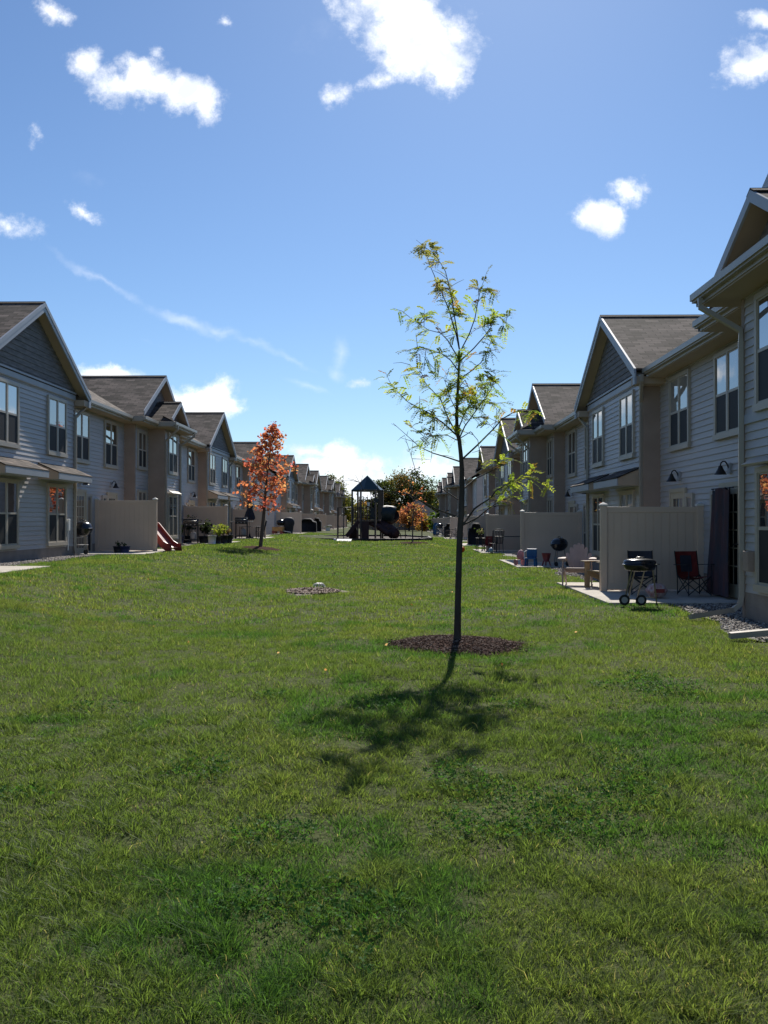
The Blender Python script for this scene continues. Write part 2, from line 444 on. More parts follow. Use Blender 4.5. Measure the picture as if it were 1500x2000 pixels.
# ---------------------------------------------------------------- ground sheet
def ground_material():
    m = bpy.data.materials.new('lawn_ground'); m.use_nodes = True
    nt = m.node_tree; L = nt.links; b = nt.nodes['Principled BSDF']; b.inputs['Roughness'].default_value = .95; b.inputs['Specular IOR Level'].default_value = .1
    tc = N(nt, 'ShaderNodeTexCoord')

    def nz(s, d=6, st=None):
        n = N(nt, 'ShaderNodeTexNoise'); n.inputs['Scale'].default_value = s; n.inputs['Detail'].default_value = d
        mp = N(nt, 'ShaderNodeMapping'); mp.inputs['Scale'].default_value = st or (1, 1, 1); L.new(tc.outputs['Object'], mp.inputs[0]); L.new(mp.outputs[0], n.inputs['Vector']); return n.outputs['Fac']

    def ramp(f, a, b_, c0, c1):
        r = N(nt, 'ShaderNodeValToRGB'); r.color_ramp.elements[0].position = a; r.color_ramp.elements[1].position = b_
        r.color_ramp.elements[0].color = (*c0, 1); r.color_ramp.elements[1].color = (*c1, 1); L.new(f, r.inputs[0]); return r.outputs[0]

    def mix(f, a, c):
        x = N(nt, 'ShaderNodeMix'); x.data_type = 'RGBA'; L.new(f, x.inputs['Factor']); L.new(a, x.inputs['A']); L.new(c, x.inputs['B']); return x.outputs['Result']
    g1 = ramp(nz(1.1), .35, .65, (.048, .062, .020), (.085, .105, .032))
    g2 = ramp(nz(22, 8), .3, .7, (.030, .036, .014), (.110, .125, .042))
    s = N(nt, 'ShaderNodeValue'); s.outputs[0].default_value = .55
    g = mix(s.outputs[0], g1, g2)
    soil = ramp(nz(30, 6), .3, .7, (.06, .045, .03), (.14, .11, .07))
    g = mix(ramp(nz(2.6, 7), .60, .74, (0, 0, 0), (.75, .75, .75)), g, soil)
    L.new(g, b.inputs['Base Color'])
    bp = N(nt, 'ShaderNodeBump'); bp.inputs['Strength'].default_value = .8; bp.inputs['Distance'].default_value = .03
    L.new(nz(28, 6), bp.inputs['Height']); L.new(bp.outputs[0], b.inputs['Normal'])
    return m


ys = np.concatenate([np.arange(-30, -4, 2.0), np.arange(-4, 46, .25), np.arange(46, 150, 1.0), 150 * 1.15 ** np.arange(0, 22)])
xs = np.concatenate([-14 * 1.3 ** np.arange(18, 0, -1), np.arange(-14, 14.01, .25), 14 * 1.3 ** np.arange(1, 19)])
gx, gy = np.meshgrid(xs, ys); gzv = gz(gx, gy)
# sink the ground a little below the beds, slabs and rings laid on it
sink = blocked(gx, gy) & (np.abs(gx) < 60)
gzv = gzv - .035 * sink
nx, ny = len(xs), len(ys)
V = np.stack([gx, gy, gzv], -1).reshape(-1, 3)
ii = np.arange(ny * nx).reshape(ny, nx)
Fq = np.stack([ii[:-1, :-1], ii[:-1, 1:], ii[1:, 1:], ii[1:, :-1]], -1).reshape(-1, 4)


def np_mesh(name, V, Fq, mt, colr=None, smooth=False, k=4):
    me = bpy.data.meshes.new(name); nv, nf = len(V), len(Fq)
    me.vertices.add(nv); me.vertices.foreach_set('co', np.ascontiguousarray(V, dtype=np.float32).ravel())
    me.loops.add(nf * k); me.loops.foreach_set('vertex_index', np.ascontiguousarray(Fq, dtype=np.int32).ravel())
    me.polygons.add(nf); me.polygons.foreach_set('loop_start', np.arange(0, nf * k, k, dtype=np.int32))
    try: me.polygons.foreach_set('loop_total', np.full(nf, k, dtype=np.int32))
    except Exception: pass
    me.materials.append(mt)
    me.update(calc_edges=True)
    if smooth: me.polygons.foreach_set('use_smooth', np.ones(nf, dtype=bool))
    if colr is not None:
        a = me.color_attributes.new('Col', 'FLOAT_COLOR', 'POINT')
        c = np.ones((nv, 4), dtype=np.float32); c[:, :3] = colr
        a.data.foreach_set('color', c.ravel())
    return me


def np_obj(name, V, Fq, mt, colr=None, parent=None, smooth=False, k=4):
    if parent is not None: V = np.asarray(V) - np.array(wl(parent))
    me = np_mesh(name, V, Fq, mt, colr, smooth, k)
    o = bpy.data.objects.new(name, me); col.objects.link(o)
    if parent is not None: o.parent = parent
    return o


tag(np_obj('lawn_ground', V, Fq, ground_material(), smooth=True), 'long green lawn running between the two rows of apartments', 'lawn', kind='structure')


# ---------------------------------------------------------------- grass blades
def vnoise(x, y, s, seed):
    """smooth value noise"""
    g = np.random.default_rng(seed).random((64, 64)); x = x * s + 31.3; y = y * s + 17.7
    xi = np.floor(x).astype(int); yi = np.floor(y).astype(int); fx = x - xi; fy = y - yi
    fx = fx * fx * (3 - 2 * fx); fy = fy * fy * (3 - 2 * fy)
    a = g[xi % 64, yi % 64]; b = g[(xi + 1) % 64, yi % 64]; c = g[xi % 64, (yi + 1) % 64]; d = g[(xi + 1) % 64, (yi + 1) % 64]
    return (a * (1 - fx) + b * fx) * (1 - fy) + (c * (1 - fx) + d * fx) * fy


def spread(d0, d1, dens, margin=2.2):
    w1 = d1 * .44 + margin
    n = int(dens * (d1 - d0) * 2 * w1)
    y = rng.uniform(d0, d1, n); x = rng.uniform(-w1, w1, n) - .0175 * y
    k = np.abs(x + .0175 * y) < y * .44 + margin
    x, y = x[k], y[k]; k = ~blocked(x, y)
    return x[k], y[k]


def grass_col(x, y, n):
    p = vnoise(x, y, .55, 1) * .6 + vnoise(x, y, 1.7, 2) * .4            # yellowing patches
    q = vnoise(x, y, .9, 3) * .5 + vnoise(x, y, 2.8, 4) * .5             # lush dark patches
    r = rng.random(n)
    c = np.array([.102, .148, .041])[None] * np.ones((n, 1))
    c = c + (np.array([.142, .176, .050]) - c) * (ss(.40, .72, p) * .65)[:, None]
    c = c + (np.array([.054, .124, .028]) - c) * (ss(.52, .74, q) * .85)[:, None]
    dry = (r < .02 + .06 * ss(.55, .8, p))
    c[dry] = np.array([.27, .24, .12])
    return c * rng.uniform(.5, 1.5, n)[:, None]


def blades(x, y, h, wd, lean, segs, la=None, hm=1.0):
    n = len(x); z = gz(x, y) - .004
    a = rng.uniform(0, 2 * np.pi, n); la = rng.uniform(0, 2 * np.pi, n) if la is None else la
    hh = h * rng.uniform(.5, 1.3, n) * (.35 + .55 * vnoise(x, y, 1.3, 8) + .85 * vnoise(x, y, 4.5, 9)) * hm; ww = wd * rng.uniform(.7, 1.3, n)
    ln = lean * hh * rng.uniform(.2, 1.5, n)
    dx, dy = np.cos(a) * ww / 2, np.sin(a) * ww / 2
    lx, ly = np.cos(la) * ln, np.sin(la) * ln
    c = grass_col(x, y, n)
    if segs == 1:
        V = np.stack([np.stack([x - dx, y - dy, z], -1), np.stack([x + dx, y + dy, z], -1), np.stack([x + lx, y + ly, z + hh], -1)], 1).reshape(-1, 3)
        Fq = np.arange(3 * n).reshape(-1, 3)
        return V, Fq, np.repeat(c, 3, 0)
    V = np.stack([np.stack([x - dx, y - dy, z], -1), np.stack([x + dx, y + dy, z], -1),
                  np.stack([x + dx * .8 + lx * .35, y + dy * .8 + ly * .35, z + hh * .62], -1), np.stack([x - dx * .8 + lx * .35, y - dy * .8 + ly * .35, z + hh * .62], -1),
                  np.stack([x + lx * 1.1, y + ly * 1.1, z + hh * .95], -1)], 1).reshape(-1, 3)
    b = np.arange(n)[:, None] * 5
    Fq = np.concatenate([b + np.array([0, 1, 2]), b + np.array([0, 2, 3]), b + np.array([3, 2, 4])], 0)
    return V, Fq, np.repeat(c, 5, 0)


Vs, Fs, Cs = [], [], []; off = 0
for d0, d1, dens, h, wd, lean, segs in ((1.6, 4.2, 19000, .046, .0030, 1.05, 2), (4.2, 7.5, 9500, .045, .0040, 1.0, 2), (7.5, 14, 3800, .045, .0066, .8, 1), (14, 26, 950, .050, .013, .6, 1), (26, 48, 280, .05, .026, .6, 1), (48, 82, 90, .05, .05, .6, 1)):
    x, y = spread(d0, d1, dens)
    thin = vnoise(x, y, 2.1, 21) * .6 + vnoise(x, y, 5.0, 22) * .4
    k = rng.random(len(x)) > ss(.66, .86, thin) * .72
    x, y = x[k], y[k]
    # two thirds of the blades stand in tufts that splay outwards
    la = hm = None
    if d1 <= 26:
        tx, ty = spread(d0, d1, (150, 110, 70, 30)[(d0 > 4) + (d0 > 7) + (d0 > 13)])
        sg = (.034, .038, .048, .075)[(d0 > 4) + (d0 > 7) + (d0 > 13)]
        i = rng.integers(0, len(tx), len(x)); off_ = rng.normal(size=(len(x), 2)) * sg
        tf = rng.random(len(x)) < .66
        th = rng.uniform(.75, 1.35, len(tx))
        rr_ = np.hypot(off_[:, 0], off_[:, 1]) / sg
        x = np.where(tf, tx[i] + off_[:, 0], x); y = np.where(tf, ty[i] + off_[:, 1], y)
        la = np.where(tf, np.arctan2(off_[:, 1], off_[:, 0]) + rng.normal(size=len(x)) * .6, rng.uniform(0, 6.283, len(x)))
        hm = np.where(tf, th[i] * np.clip(1.25 - .3 * rr_, .4, 1.3), .7)
        k = ~blocked(x, y); x, y, la, hm = x[k], y[k], la[k], hm[k]
    V, Fq, c = blades(x, y, h, wd, lean, segs, la, 1.0 if hm is None else hm)
    Vs.append(V); Fs.append(Fq + off); Cs.append(c); off += len(V)
tag(np_obj('grass', np.concatenate(Vs), np.concatenate(Fs), M['grass'], np.concatenate(Cs), k=3), 'short mown grass blades covering the lawn', 'grass', kind='stuff')

# clover among the grass near the camera
cx, cy = spread(1.8, 9.5, 1500)
cm = vnoise(cx, cy, .8, 12) * .5 + vnoise(cx, cy, 2.0, 13) * .5
k = rng.random(len(cx)) < ss(.57, .74, cm) * .8
cx, cy = cx[k], cy[k]; n = len(cx); cz = gz(cx, cy) + rng.uniform(.028, .06, n)
Vs = []; a0 = rng.uniform(0, 6.28, n); rr = rng.uniform(.008, .0135, n); tl = rng.uniform(-.9, .9, (n, 2))
for j in range(3):
    a = a0 + j * 2.094
    pts = []
    for (u, v) in ((0, 0), (.75, .55), (1.25, 0), (.75, -.55)):
        px = cx + rr * (u * np.cos(a) - v * np.sin(a)); py = cy + rr * (u * np.sin(a) + v * np.cos(a))
        pts.append(np.stack([px, py, cz + (px - cx) * tl[:, 0] + (py - cy) * tl[:, 1] + .003 * u], -1))
    Vs.append(np.stack(pts, 1))
V = np.concatenate(Vs, 1).reshape(-1, 3)
cc = np.array([.055, .135, .028])[None] * rng.uniform(.6, 1.6, n)[:, None]
tag(np_obj('clover', V, np.arange(len(V)).reshape(-1, 4), M['clover'], np.repeat(cc, 12, 0)), 'low clover leaves in patches among the near grass', 'clover', kind='stuff')


# ---------------------------------------------------------------- slabs, beds, rings
def ring_sheet(name, cx, cy, rx, ry, mt, dome, f, zoff=.012, nr=7, na=56):
    mb = MB(); vs = []; fs = []
    vs.append((cx, cy, float(gz(cx, cy)) + dome + zoff))
    for i in range(1, nr + 1):
        t = i / nr
        for k in range(na):
            a = 2 * math.pi * k / na; q = f(a) * t
            x, y = cx + rx * q * math.cos(a), cy + ry * q * math.sin(a)
            vs.append((x, y, float(gz(x, y)) + dome * (1 - t ** 2) + (zoff if i < nr else -.03) + random.uniform(-.006, .006)))
    for k in range(na): fs.append((0, 1 + k, 1 + (k + 1) % na))
    for i in range(nr - 1):
        for k in range(na):
            a, b = 1 + i * na + k, 1 + i * na + (k + 1) % na
            fs.append((a, a + na, b + na, b))
    mb.faces(vs, fs)
    return mb.build(name, mt, smooth=True)


def debris(name, pts, size, mt, cols, flat=.35):
    """small angular chips or stones, one mesh"""
    n = len(pts); P = np.asarray(pts)
    q = np.array([[1, 0, 0], [0, 1, 0], [-1, 0, 0], [0, -1, 0], [0, 0, 1], [0, 0, -1]], float)
    s = rng.uniform(.5, 1.4, (n, 6, 1)) * size
    a = rng.uniform(0, 6.28, n); ca, sa = np.cos(a), np.sin(a)
    st = rng.uniform(.5, 1.0, n)
    v = q[None] * s; x = v[..., 0] * 1.4; y = v[..., 1] * st[:, None]; z = v[..., 2] * flat
    V = np.stack([x * ca[:, None] - y * sa[:, None], x * sa[:, None] + y * ca[:, None], z], -1) + P[:, None, :]
    f = np.array([[0, 1, 4], [1, 2, 4], [2, 3, 4], [3, 0, 4], [1, 0, 5], [2, 1, 5], [3, 2, 5], [0, 3, 5]])
    Fq = (np.arange(n)[:, None, None] * 6 + f[None]).reshape(-1, 3)
    return np_obj(name, V.reshape(-1, 3), Fq, mt, np.repeat(cols, 6, 0), k=3)


chip = leaf_mat('chip', .02, 0, rough=1)
mf = lambda a: 1 + .05 * math.sin(5 * a) + .04 * math.sin(9 * a)
for i, (cx, cy, rx, ry) in enumerate(MULCH):
    o = ring_sheet('mulch_ring', cx, cy, rx, ry, M['mulch'], .07, mf)
    tag(o, ['brown mulch ring at the foot of the thin yellow-green tree', 'dark mulch ring under the red-orange maple', 'faint mulch ring under the small bare tree by the playground'][i], 'mulch', kind='stuff')
cx, cy, rx, ry = MULCH[0]
n = 3800; a = rng.uniform(0, 6.28, n); r_ = np.sqrt(rng.random(n)) * (1 + .08 * rng.normal(size=n).clip(-1, 2.5))
x, y = cx + rx * r_ * np.cos(a), cy + ry * r_ * np.sin(a)
pc = np.array([[.035, .025, .021], [.11, .078, .066], [.30, .23, .19], [.065, .043, .036]])[rng.integers(0, 4, n)] * rng.uniform(.7, 1.3, n)[:, None]
tag(debris('mulch_chips', np.stack([x, y, gz(x, y) + .02 + .07 * (1 - np.minimum(r_, 1) ** 2)], -1), .014, chip, pc), 'loose shredded bark chips around the thin tree', 'bark chips', kind='stuff')
df = lambda a: (1 + .30 * math.sin(3 * a + 1) + .22 * math.sin(7 * a) + .1 * math.sin(13 * a + 2)) * .84
tag(ring_sheet('dirt_patch', *DIRT, M['dirt'], .02, df, .006), 'bare patch of cracked soil in the lawn beside the drain dome', 'bare soil', kind='structure')
cx, cy, rx, ry = DIRT
n = 900; a = rng.uniform(0, 6.28, n); r_ = np.sqrt(rng.random(n)) * .8
x, y = cx + rx * r_ * np.cos(a), cy + ry * r_ * np.sin(a)
pc = np.array([[.05, .038, .03], [.24, .19, .155], [.46, .38, .32]])[rng.integers(0, 3, n)] * rng.uniform(.7, 1.2, n)[:, None]
tag(debris('dirt_clods', np.stack([x, y, gz(x, y) + .018], -1), .038, chip, pc, .75), 'clods of dry soil on the bare patch', 'soil clods', kind='stuff')

# patios
def patio(side, c, label):
    if side > 0: x0, x1, z, h = PE_R, XR + .02, .035, 2.75
    else: x0, x1, z, h = -XL - .02, PE_L, .45, 2.55
    mb = MB(); yj = [c - h, c - h / 3, c + h / 3, c + h]
    for i in range(3): mb.box((x0, yj[i] + (.005 if i else 0), z - .2), (x1, yj[i + 1] - (.005 if i < 2 else 0), z))
    mb.box((x0 + .01, c - h + .01, z - .21), (x1 - .01, c + h - .01, z - .012))
    return tag(mb.build('patio', M['conc'], bevel=.006), label, 'patio', kind='structure')


names_r = ['concrete patio under the black charcoal grill and folding chairs', 'concrete patio with scattered toys right of the thin tree', 'concrete patio with the slatted black chair', 'concrete patio under the tall black covered grill']
names_l = ['concrete slab cut off by the left picture edge', 'concrete patio with the red slide', 'concrete patio with flower pots and gas grill', 'concrete patio with the folded umbrella']
for i, c in enumerate(PAT_R): patio(1, c, names_r[i] if i < 4 else 'distant concrete patio of the far right row')
for i, c in enumerate(PAT_L): patio(-1, c, names_l[i] if i < 4 else 'distant concrete patio of the far left row')


def bed(side, y0, y1, label):
    yy = np.arange(y0, y1 + .01, .25); vs = []; fs = []
    for i, y in enumerate(yy):
        e = float(bed_r(y)) if side > 0 else float(bed_l(y)); zz = (.012 if side > 0 else .432)
        w_ = XR + .1 if side > 0 else -XL - .1
        vs += [(e, y, zz - .02), (e + side * .06, y, zz), (w_, y, zz + .012)]
        if i: b = (i - 1) * 3; fs += [(b, b + 1, b + 4, b + 3), (b + 1, b + 2, b + 5, b + 4)]
    mb = MB(); mb.faces(vs, fs)
    tag(mb.build('gravel_bed', M['gravel']), label + ', gravel strip along the wall', 'gravel', kind='stuff')
    n = int(520 * (min(y1, 34) - y0)); y = rng.uniform(y0, min(y1, 34), n)
    if side > 0: x = bed_r(y) + rng.random(n) * (XR - bed_r(y)); zz = .02
    else: x = bed_l(y) - rng.random(n) * (XL + bed_l(y)); zz = .44
    k = np.ones(n, bool)
    for c in (PAT_R if side > 0 else PAT_L): k &= np.abs(y - c) > (2.78 if side > 0 else 2.58)
    x, y = x[k], y[k]; n = len(x)
    pc = np.array([[.12, .11, .11], [.24, .22, .20], [.36, .33, .30], [.48, .44, .40]])[rng.integers(0, 4, n)] * rng.uniform(.8, 1.2, n)[:, None]
    tag(debris('gravel_stones', np.stack([x, y, np.full(n, zz)], -1), .024, chip, pc, .75), label + ', loose stones', 'stones', kind='stuff')


bed(1, 5, 70, 'grey stones beside the right hand row')
bed(-1, 5, 70, 'pale stones beside the left hand row')

# playground floor and its border
mb = MB(); pc_ = (sum(p[0] for p in PLAY) / len(PLAY), sum(p[1] for p in PLAY) / len(PLAY))
for i in range(len(PLAY)):
    a, b = PLAY[i], PLAY[(i + 1) % len(PLAY)]
    mb.face([(pc_[0], pc_[1], .27), (a[0], a[1], .25), (b[0], b[1], .25)])
tag(mb.build('playground_surface', M['chips']), 'dark wood chip surface under the climbing tower', 'play surface', kind='structure')
pb = empty('playground_border', (PLAY[2][0], PLAY[2][1], .2)); tag(pb, 'low black plastic edging around the playground', 'border')
for i in range(len(PLAY)):
    a, b = PLAY[i], PLAY[(i + 1) % len(PLAY)]
    mb = MB(); mb.bar((a[0], a[1], .26), (b[0], b[1], .26), .11, .24); mb.tube([(a[0], a[1], .1), (a[0], a[1], .40)], .07, 8)
    mb.build('border_plank', M['dark'], pb, bevel=.01)
# ---------------------------------------------------------------- window, door and lamp prototypes (local: x along the wall, -y outward, z up)
def window_meshes(w, h, nx=2):
    f = MB(); t = .085; d = .045
    W, H = w / 2, h
    f.box((-W, -d, 0), (-W + t, .02, H)); f.box((W - t, -d, 0), (W, .02, H))
    f.box((-W + t, -d, H - t), (W - t, .02, H)); f.box((-W - .02, -d - .02, -.03), (W + .02, .02, t - .01))
    mid = t + (H - 2 * t) * .5
    xs_ = [-W + t + i * (w - 2 * t) / nx for i in range(nx + 1)]
    for x in xs_[1:-1]: f.box((x - .045, -d + .006, t - .01), (x + .045, .02, H - t))
    g = MB(); s = MB()
    for i in range(nx):
        a = xs_[i] + (.045 if i else 0); b = xs_[i + 1] - (.045 if i < nx - 1 else 0)
        f.box((a, -d + .012, mid - .025), (b, .02, mid + .025))
        f.box((a, -d + .014, t - .01), (a + .03, .02, mid - .025)); f.box((b - .03, -d + .014, t - .01), (b, .02, mid - .025))
        f.box((a, -d + .020, mid + .025), (a + .028, .02, H - t)); f.box((b - .028, -d + .020, mid + .025), (b, .02, H - t))
        f.box((a + .03, -d + .014, t - .01), (b - .03, .02, t + .025)); f.box((a + .028, -d + .02, H - t - .028), (b - .028, .02, H - t))
        g.face([(a + .028, -.020, mid + .025), (b - .028, -.020, mid + .025), (b - .028, -.020, H - t - .028), (a + .028, -.020, H - t - .028)])
        s.face([(a + .03, -.024, t + .025), (b - .03, -.024, t + .025), (b - .03, -.024, mid - .025), (a + .03, -.024, mid - .025)])
    return [m_mesh(f, 'window_frame', M['frame']), m_mesh(g, 'pane', M['glass']), m_mesh(s, 'screen', M['screen'])]


WRND = random.Random(4)


def m_mesh(mb, name, mt, smooth=False):
    o = mb.build(name, mt, smooth=smooth); me = o.data; bpy.data.objects.remove(o); return me


WIN = window_meshes(1.48, 1.68); WLOW = window_meshes(1.48, 1.78); WSM = window_meshes(1.2, 1.5); WSIDE = window_meshes(.52, 2.02, 1)


def door_meshes():
    f = MB(); w, h = .98, 2.08
    f.box((-w / 2 - .09, -.04, 0), (-w / 2, .02, h + .09)); f.box((w / 2, -.04, 0), (w / 2 + .09, .02, h + .09)); f.box((-w / 2, -.04, h), (w / 2, .02, h + .09))
    f.box((-w / 2, -.02, 0), (-w / 2 + .13, .02, h)); f.box((w / 2 - .13, -.02, 0), (w / 2, .02, h)); f.box((-w / 2 + .13, -.02, 0), (w / 2 - .13, .02, .25)); f.box((-w / 2 + .13, -.02, h - .14), (w / 2 - .13, .02, h))
    for i in (1, 2): x = -w / 2 + .13 + i * (w - .26) / 3; f.box((x - .012, -.014, .25), (x + .012, .02, h - .14))
    for j in range(1, 5): z = .25 + j * (h - .39) / 5; f.box((-w / 2 + .13, -.015, z - .012), (w / 2 - .13, .02, z + .012))
    g = MB(); g.face([(-w / 2 + .13, -.006, .25), (w / 2 - .13, -.006, .25), (w / 2 - .13, -.006, h - .14), (-w / 2 + .13, -.006, h - .14)])
    k = MB(); k.tube([(w / 2 - .07, -.02, 1.0), (w / 2 - .07, -.075, 1.0), (w / 2 - .17, -.075, 1.0)], .012, 8)
    return [m_mesh(f, 'door', M['door']), m_mesh(g, 'pane', M['glass']), m_mesh(k, 'handle', M['bronze'], True)]


DOOR = door_meshes()


def lamp_meshes():
    p = MB(); p.box((-.07, -.045, -.10), (.07, .0, .10))
    a = MB(); a.tube([(0, -.04, .0), (0, -.07, .08), (0, -.11, .13), (0, -.15, .13), (0, -.185, .10), (0, -.195, .05)], .014, 8)
    s = MB(); s.lathe((0, -.195, -.12), [(.115, 0), (.108, .015), (.078, .065), (.052, .11), (.04, .15), (.028, .17), (.0, .175)], 16)
    return [m_mesh(p, 'wall_lamp', M['grey']), m_mesh(a, 'lamp_arm', M['bronze'], True), m_mesh(s, 'lamp_shade', M['bronze'], True)]


LAMP = lamp_meshes()


def put(set_, names, root, P, side, o, s, z):
    """a window, door or lamp: the part and its sub-parts, set proud of the wall"""
    p = Vector(P(o, s, z)) - wl(root); rz = R(-90) if side > 0 else R(90)
    a = inst(names[0], set_[0], root, p, rz)
    for me, nm in zip(set_[1:], names[1:]):
        c_ = inst(nm, me, a, (0, 0, 0))
        if nm == 'pane' and names[0] == 'window':
            q = WRND.random(); k_ = 'glass' if q < .55 else ('glass_blind' if q < .8 else 'glass_curtain')
            c_.material_slots[0].link = 'OBJECT'; c_.material_slots[0].material = M[k_]
    return a


WN = ('window', 'pane', 'screen'); DN = ('door', 'pane', 'handle'); LN = ('wall_lamp', 'lamp_arm', 'lamp_shade')
SL = .548; ZE = 5.12


def building(side, X0, base, mods, s0, s1, label, ext=()):
    P = lambda o, s, z: (side * (X0 - o), s, base + z)
    root = empty('apartment_row', (side * X0, s0, base)); tag(root, label, 'apartment building', 'brown roofed apartment rows')
    bays = []
    for t, c in mods:
        if t == 'G': bays.append((.4, c - 3.3, c + 3.3))
        elif t == 'M': bays += [(.4, c - 3.2, c - 1.3), (1.05, c - 1.3, c + 1.3), (.4, c + 1.3, c + 3.2)]
        else: bays.append((.4, c - 2.3, c + 2.3))
    segs = []; cur = s0
    for o, a, b in bays:
        if a > cur + .01: segs.append((0, cur, a))
        segs.append((o, a, b)); cur = b
    if cur < s1: segs.append((0, cur, s1))
    # lap siding
    mb = MB(); e = .127
    for o, a, b in segs:
        z = .42
        while z < 4.97:
            z2 = min(z + e, 4.99)
            mb.face([P(o + .021, a, z), P(o + .021, b, z), P(o + .001, b, z2), P(o + .001, a, z2)])
            mb.face([P(o, a, z - .001), P(o, b, z - .001), P(o + .021, b, z), P(o + .021, a, z)])
            z = z2
    for s in (s0, s1):
        mb.face([P(0, s, 0), P(-10.4, s, 0), P(-10.4, s, 5.1), P(-5.2, s, 8.0), P(0, s, 5.1)])
    mb.face([P(-10.4, s0, 0), P(-10.4, s1, 0), P(-10.4, s1, 5.1), P(-10.4, s0, 5.1)])
    mb.build('wall', M['siding'], root)
    mb = MB()
    for o, a, b in segs:
        mb.face([P(o + .012, a, -.3), P(o + .012, b, -.3), P(o + .012, b, .42), P(o + .012, a, .42)])
        mb.face([P(o + .012, a, .42), P(o + .012, b, .42), P(o - .01, b, .42), P(o - .01, a, .42)])
    mb.build('foundation', M['found'], root)
    # returns of the bays, painted corner piers
    for i in range(len(segs) - 1):
        o1, _, s = segs[i]; o2 = segs[i + 1][0]
        lo, hi = min(o1, o2), max(o1, o2); d = 1 if o2 > o1 else -1
        mb = MB(); mb.box(P(lo - .02, s - d * .018, -.3), P(hi + .022, s + d * .10, 4.96))
        mb.build('corner_pier', M['taupe'], root)
    # ---- roof
    rf = MB(); so_ = MB(); fa = []
    zt = lambda o: ZE + SL * (.45 - o)
    ox = -5.2; zr = zt(ox); TH = .17

    def slab(pts, horiz='s'):
        up = [Vector(P(*p)) for p in pts]
        uv = [(p[1], p[2] / .48) if horiz == 's' else (p[0], p[2] / .48) for p in pts]
        rf.face(up, uv)
        lw = [Vector(P(p[0], p[1], p[2] - .05)) for p in pts]
        for i in range(len(up)):
            j = (i + 1) % len(up); rf.face([up[i], up[j], lw[j], lw[i]], [(0, 0), (.05, 0), (.05, .02), (0, .02)])

    slab([(.45, s0 - .35, zt(.45)), (.45, s1 + .35, zt(.45)), (ox, s1 + .35, zr), (ox, s0 - .35, zr)])
    slab([(-10.85, s0 - .35, zt(.45)), (-10.85, s1 + .35, zt(.45)), (ox, s1 + .35, zr), (ox, s0 - .35, zr)])
    ridges = [((ox, s0 - .35, zr), (ox, s1 + .35, zr))]
    gut = []          # gutter runs along the street: (o, a, b)
    cover = []        # soffit boxes
    cur = s0 - .35
    for t, c in mods:
        if t == 'G': half, zp, oh = 3.78, ZE + SL * 3.78, .72
        elif t == 'M': half, zp, oh = 3.78, ZE + SL * 3.78, .78
        else: half, zp, oh = 2.75, ZE + SL * 2.75, .78
        back = .45 - (zp - ZE) / SL - .06
        zz = lambda t_: zp - SL * t_
        if t == 'G':
            for sg in (-1, 1):
                slab([(oh, c, zp), (oh, c + sg * half, ZE), (.45, c + sg * half, ZE), (back, c, zp)], 'o')
                so_.face([P(oh - .01, c, zp - TH), P(oh - .01, c + sg * half, ZE - TH), P(0.0, c + sg * half, ZE - TH), P(0.0, c, zp - TH)])
                so_.box(P(-.02, c + sg * 3.29, ZE - .36), P(oh - .012, c + sg * (half - .012), ZE - TH - .012))
                fb = MB(); pr = .012
                a_, b_ = (oh + pr, c, zp + .005), (oh + pr, c + sg * (half + .02), ZE - .006)
                for dz0, dz1, dd in ((0, -.12, .03), (-.12, -.26, .012)):
                    q = [P(a_[0] + dd, a_[1], a_[2] + dz0), P(b_[0] + dd, b_[1], b_[2] + dz0), P(b_[0] + dd, b_[1], b_[2] + dz1), P(a_[0] + dd, a_[1], a_[2] + dz1)]
                    q2 = [P(a_[0] - .02, a_[1], a_[2] + dz0), P(b_[0] - .02, b_[1], b_[2] + dz0), P(b_[0] - .02, b_[1], b_[2] + dz1), P(a_[0] - .02, a_[1], a_[2] + dz1)]
                    fb.faces(q + q2, [(0, 1, 2, 3), (4, 5, 6, 7), (0, 1, 5, 4), (3, 2, 6, 7), (0, 3, 7, 4), (1, 2, 6, 5)])
                fb.box(P(oh - .02, c + sg * (half - .16), ZE - .38), P(oh + .03, c + sg * (half + .015), ZE - .2))
                fb.build('rake_board', M['rake'], root)
            gp = MB(); n = 13
            ztop = zp - TH - .01; zb = 5.06
            for i in range(n):
                za, zb2 = zb + (ztop - zb) * i / n, zb + (ztop - zb) * (i + 1) / n
                ta, tb = min(3.3, (zp - TH - za) / SL), min(3.3, (zp - TH - zb2) / SL)
                gp.face([P(.43, c - ta, za), P(.43, c + ta, za), P(.412, c + tb, zb2), P(.412, c - tb, zb2)])
                gp.face([P(.40, c - ta, za), P(.40, c + ta, za), P(.43, c + ta, za), P(.43, c - ta, za)])
            gp.build('gable_panel', M['shake'], root)
            bb = MB(); bb.box(P(.39, c - 3.28, 4.93), P(.445, c + 3.28, 5.12)); bb.box(P(.395, c - 3.275, 5.10), P(.47, c + 3.275, 5.15)); bb.build('band_board', M['rake'], root)
            gut.append((.45, cur, c - half + .02)); cur = c + half - .02
        else:
            tb = 3.2 if t == 'M' else 2.3; fe = .9; rk = half - .5
            for sg in (-1, 1):
                slab([(oh, c, zp), (oh, c + sg * rk, zz(rk)), (fe, c + sg * half, ZE), (.45, c + sg * half, ZE), (back, c, zp)], 'o')
                so_.face([P(oh - .01, c, zp - TH), P(oh - .01, c + sg * rk, zz(rk) - TH), P(.3, c + sg * rk, zz(rk) - TH), P(.3, c, zp - TH)])
                fb = MB(); a_, b_ = (oh + .012, c, zp + .005), (oh + .012, c + sg * (rk + .03), zz(rk + .03))
                q = [P(a_[0] + .02, a_[1], a_[2]), P(b_[0] + .02, b_[1], b_[2]), P(b_[0] + .02, b_[1], b_[2] - .2), P(a_[0] + .02, a_[1], a_[2] - .2)]
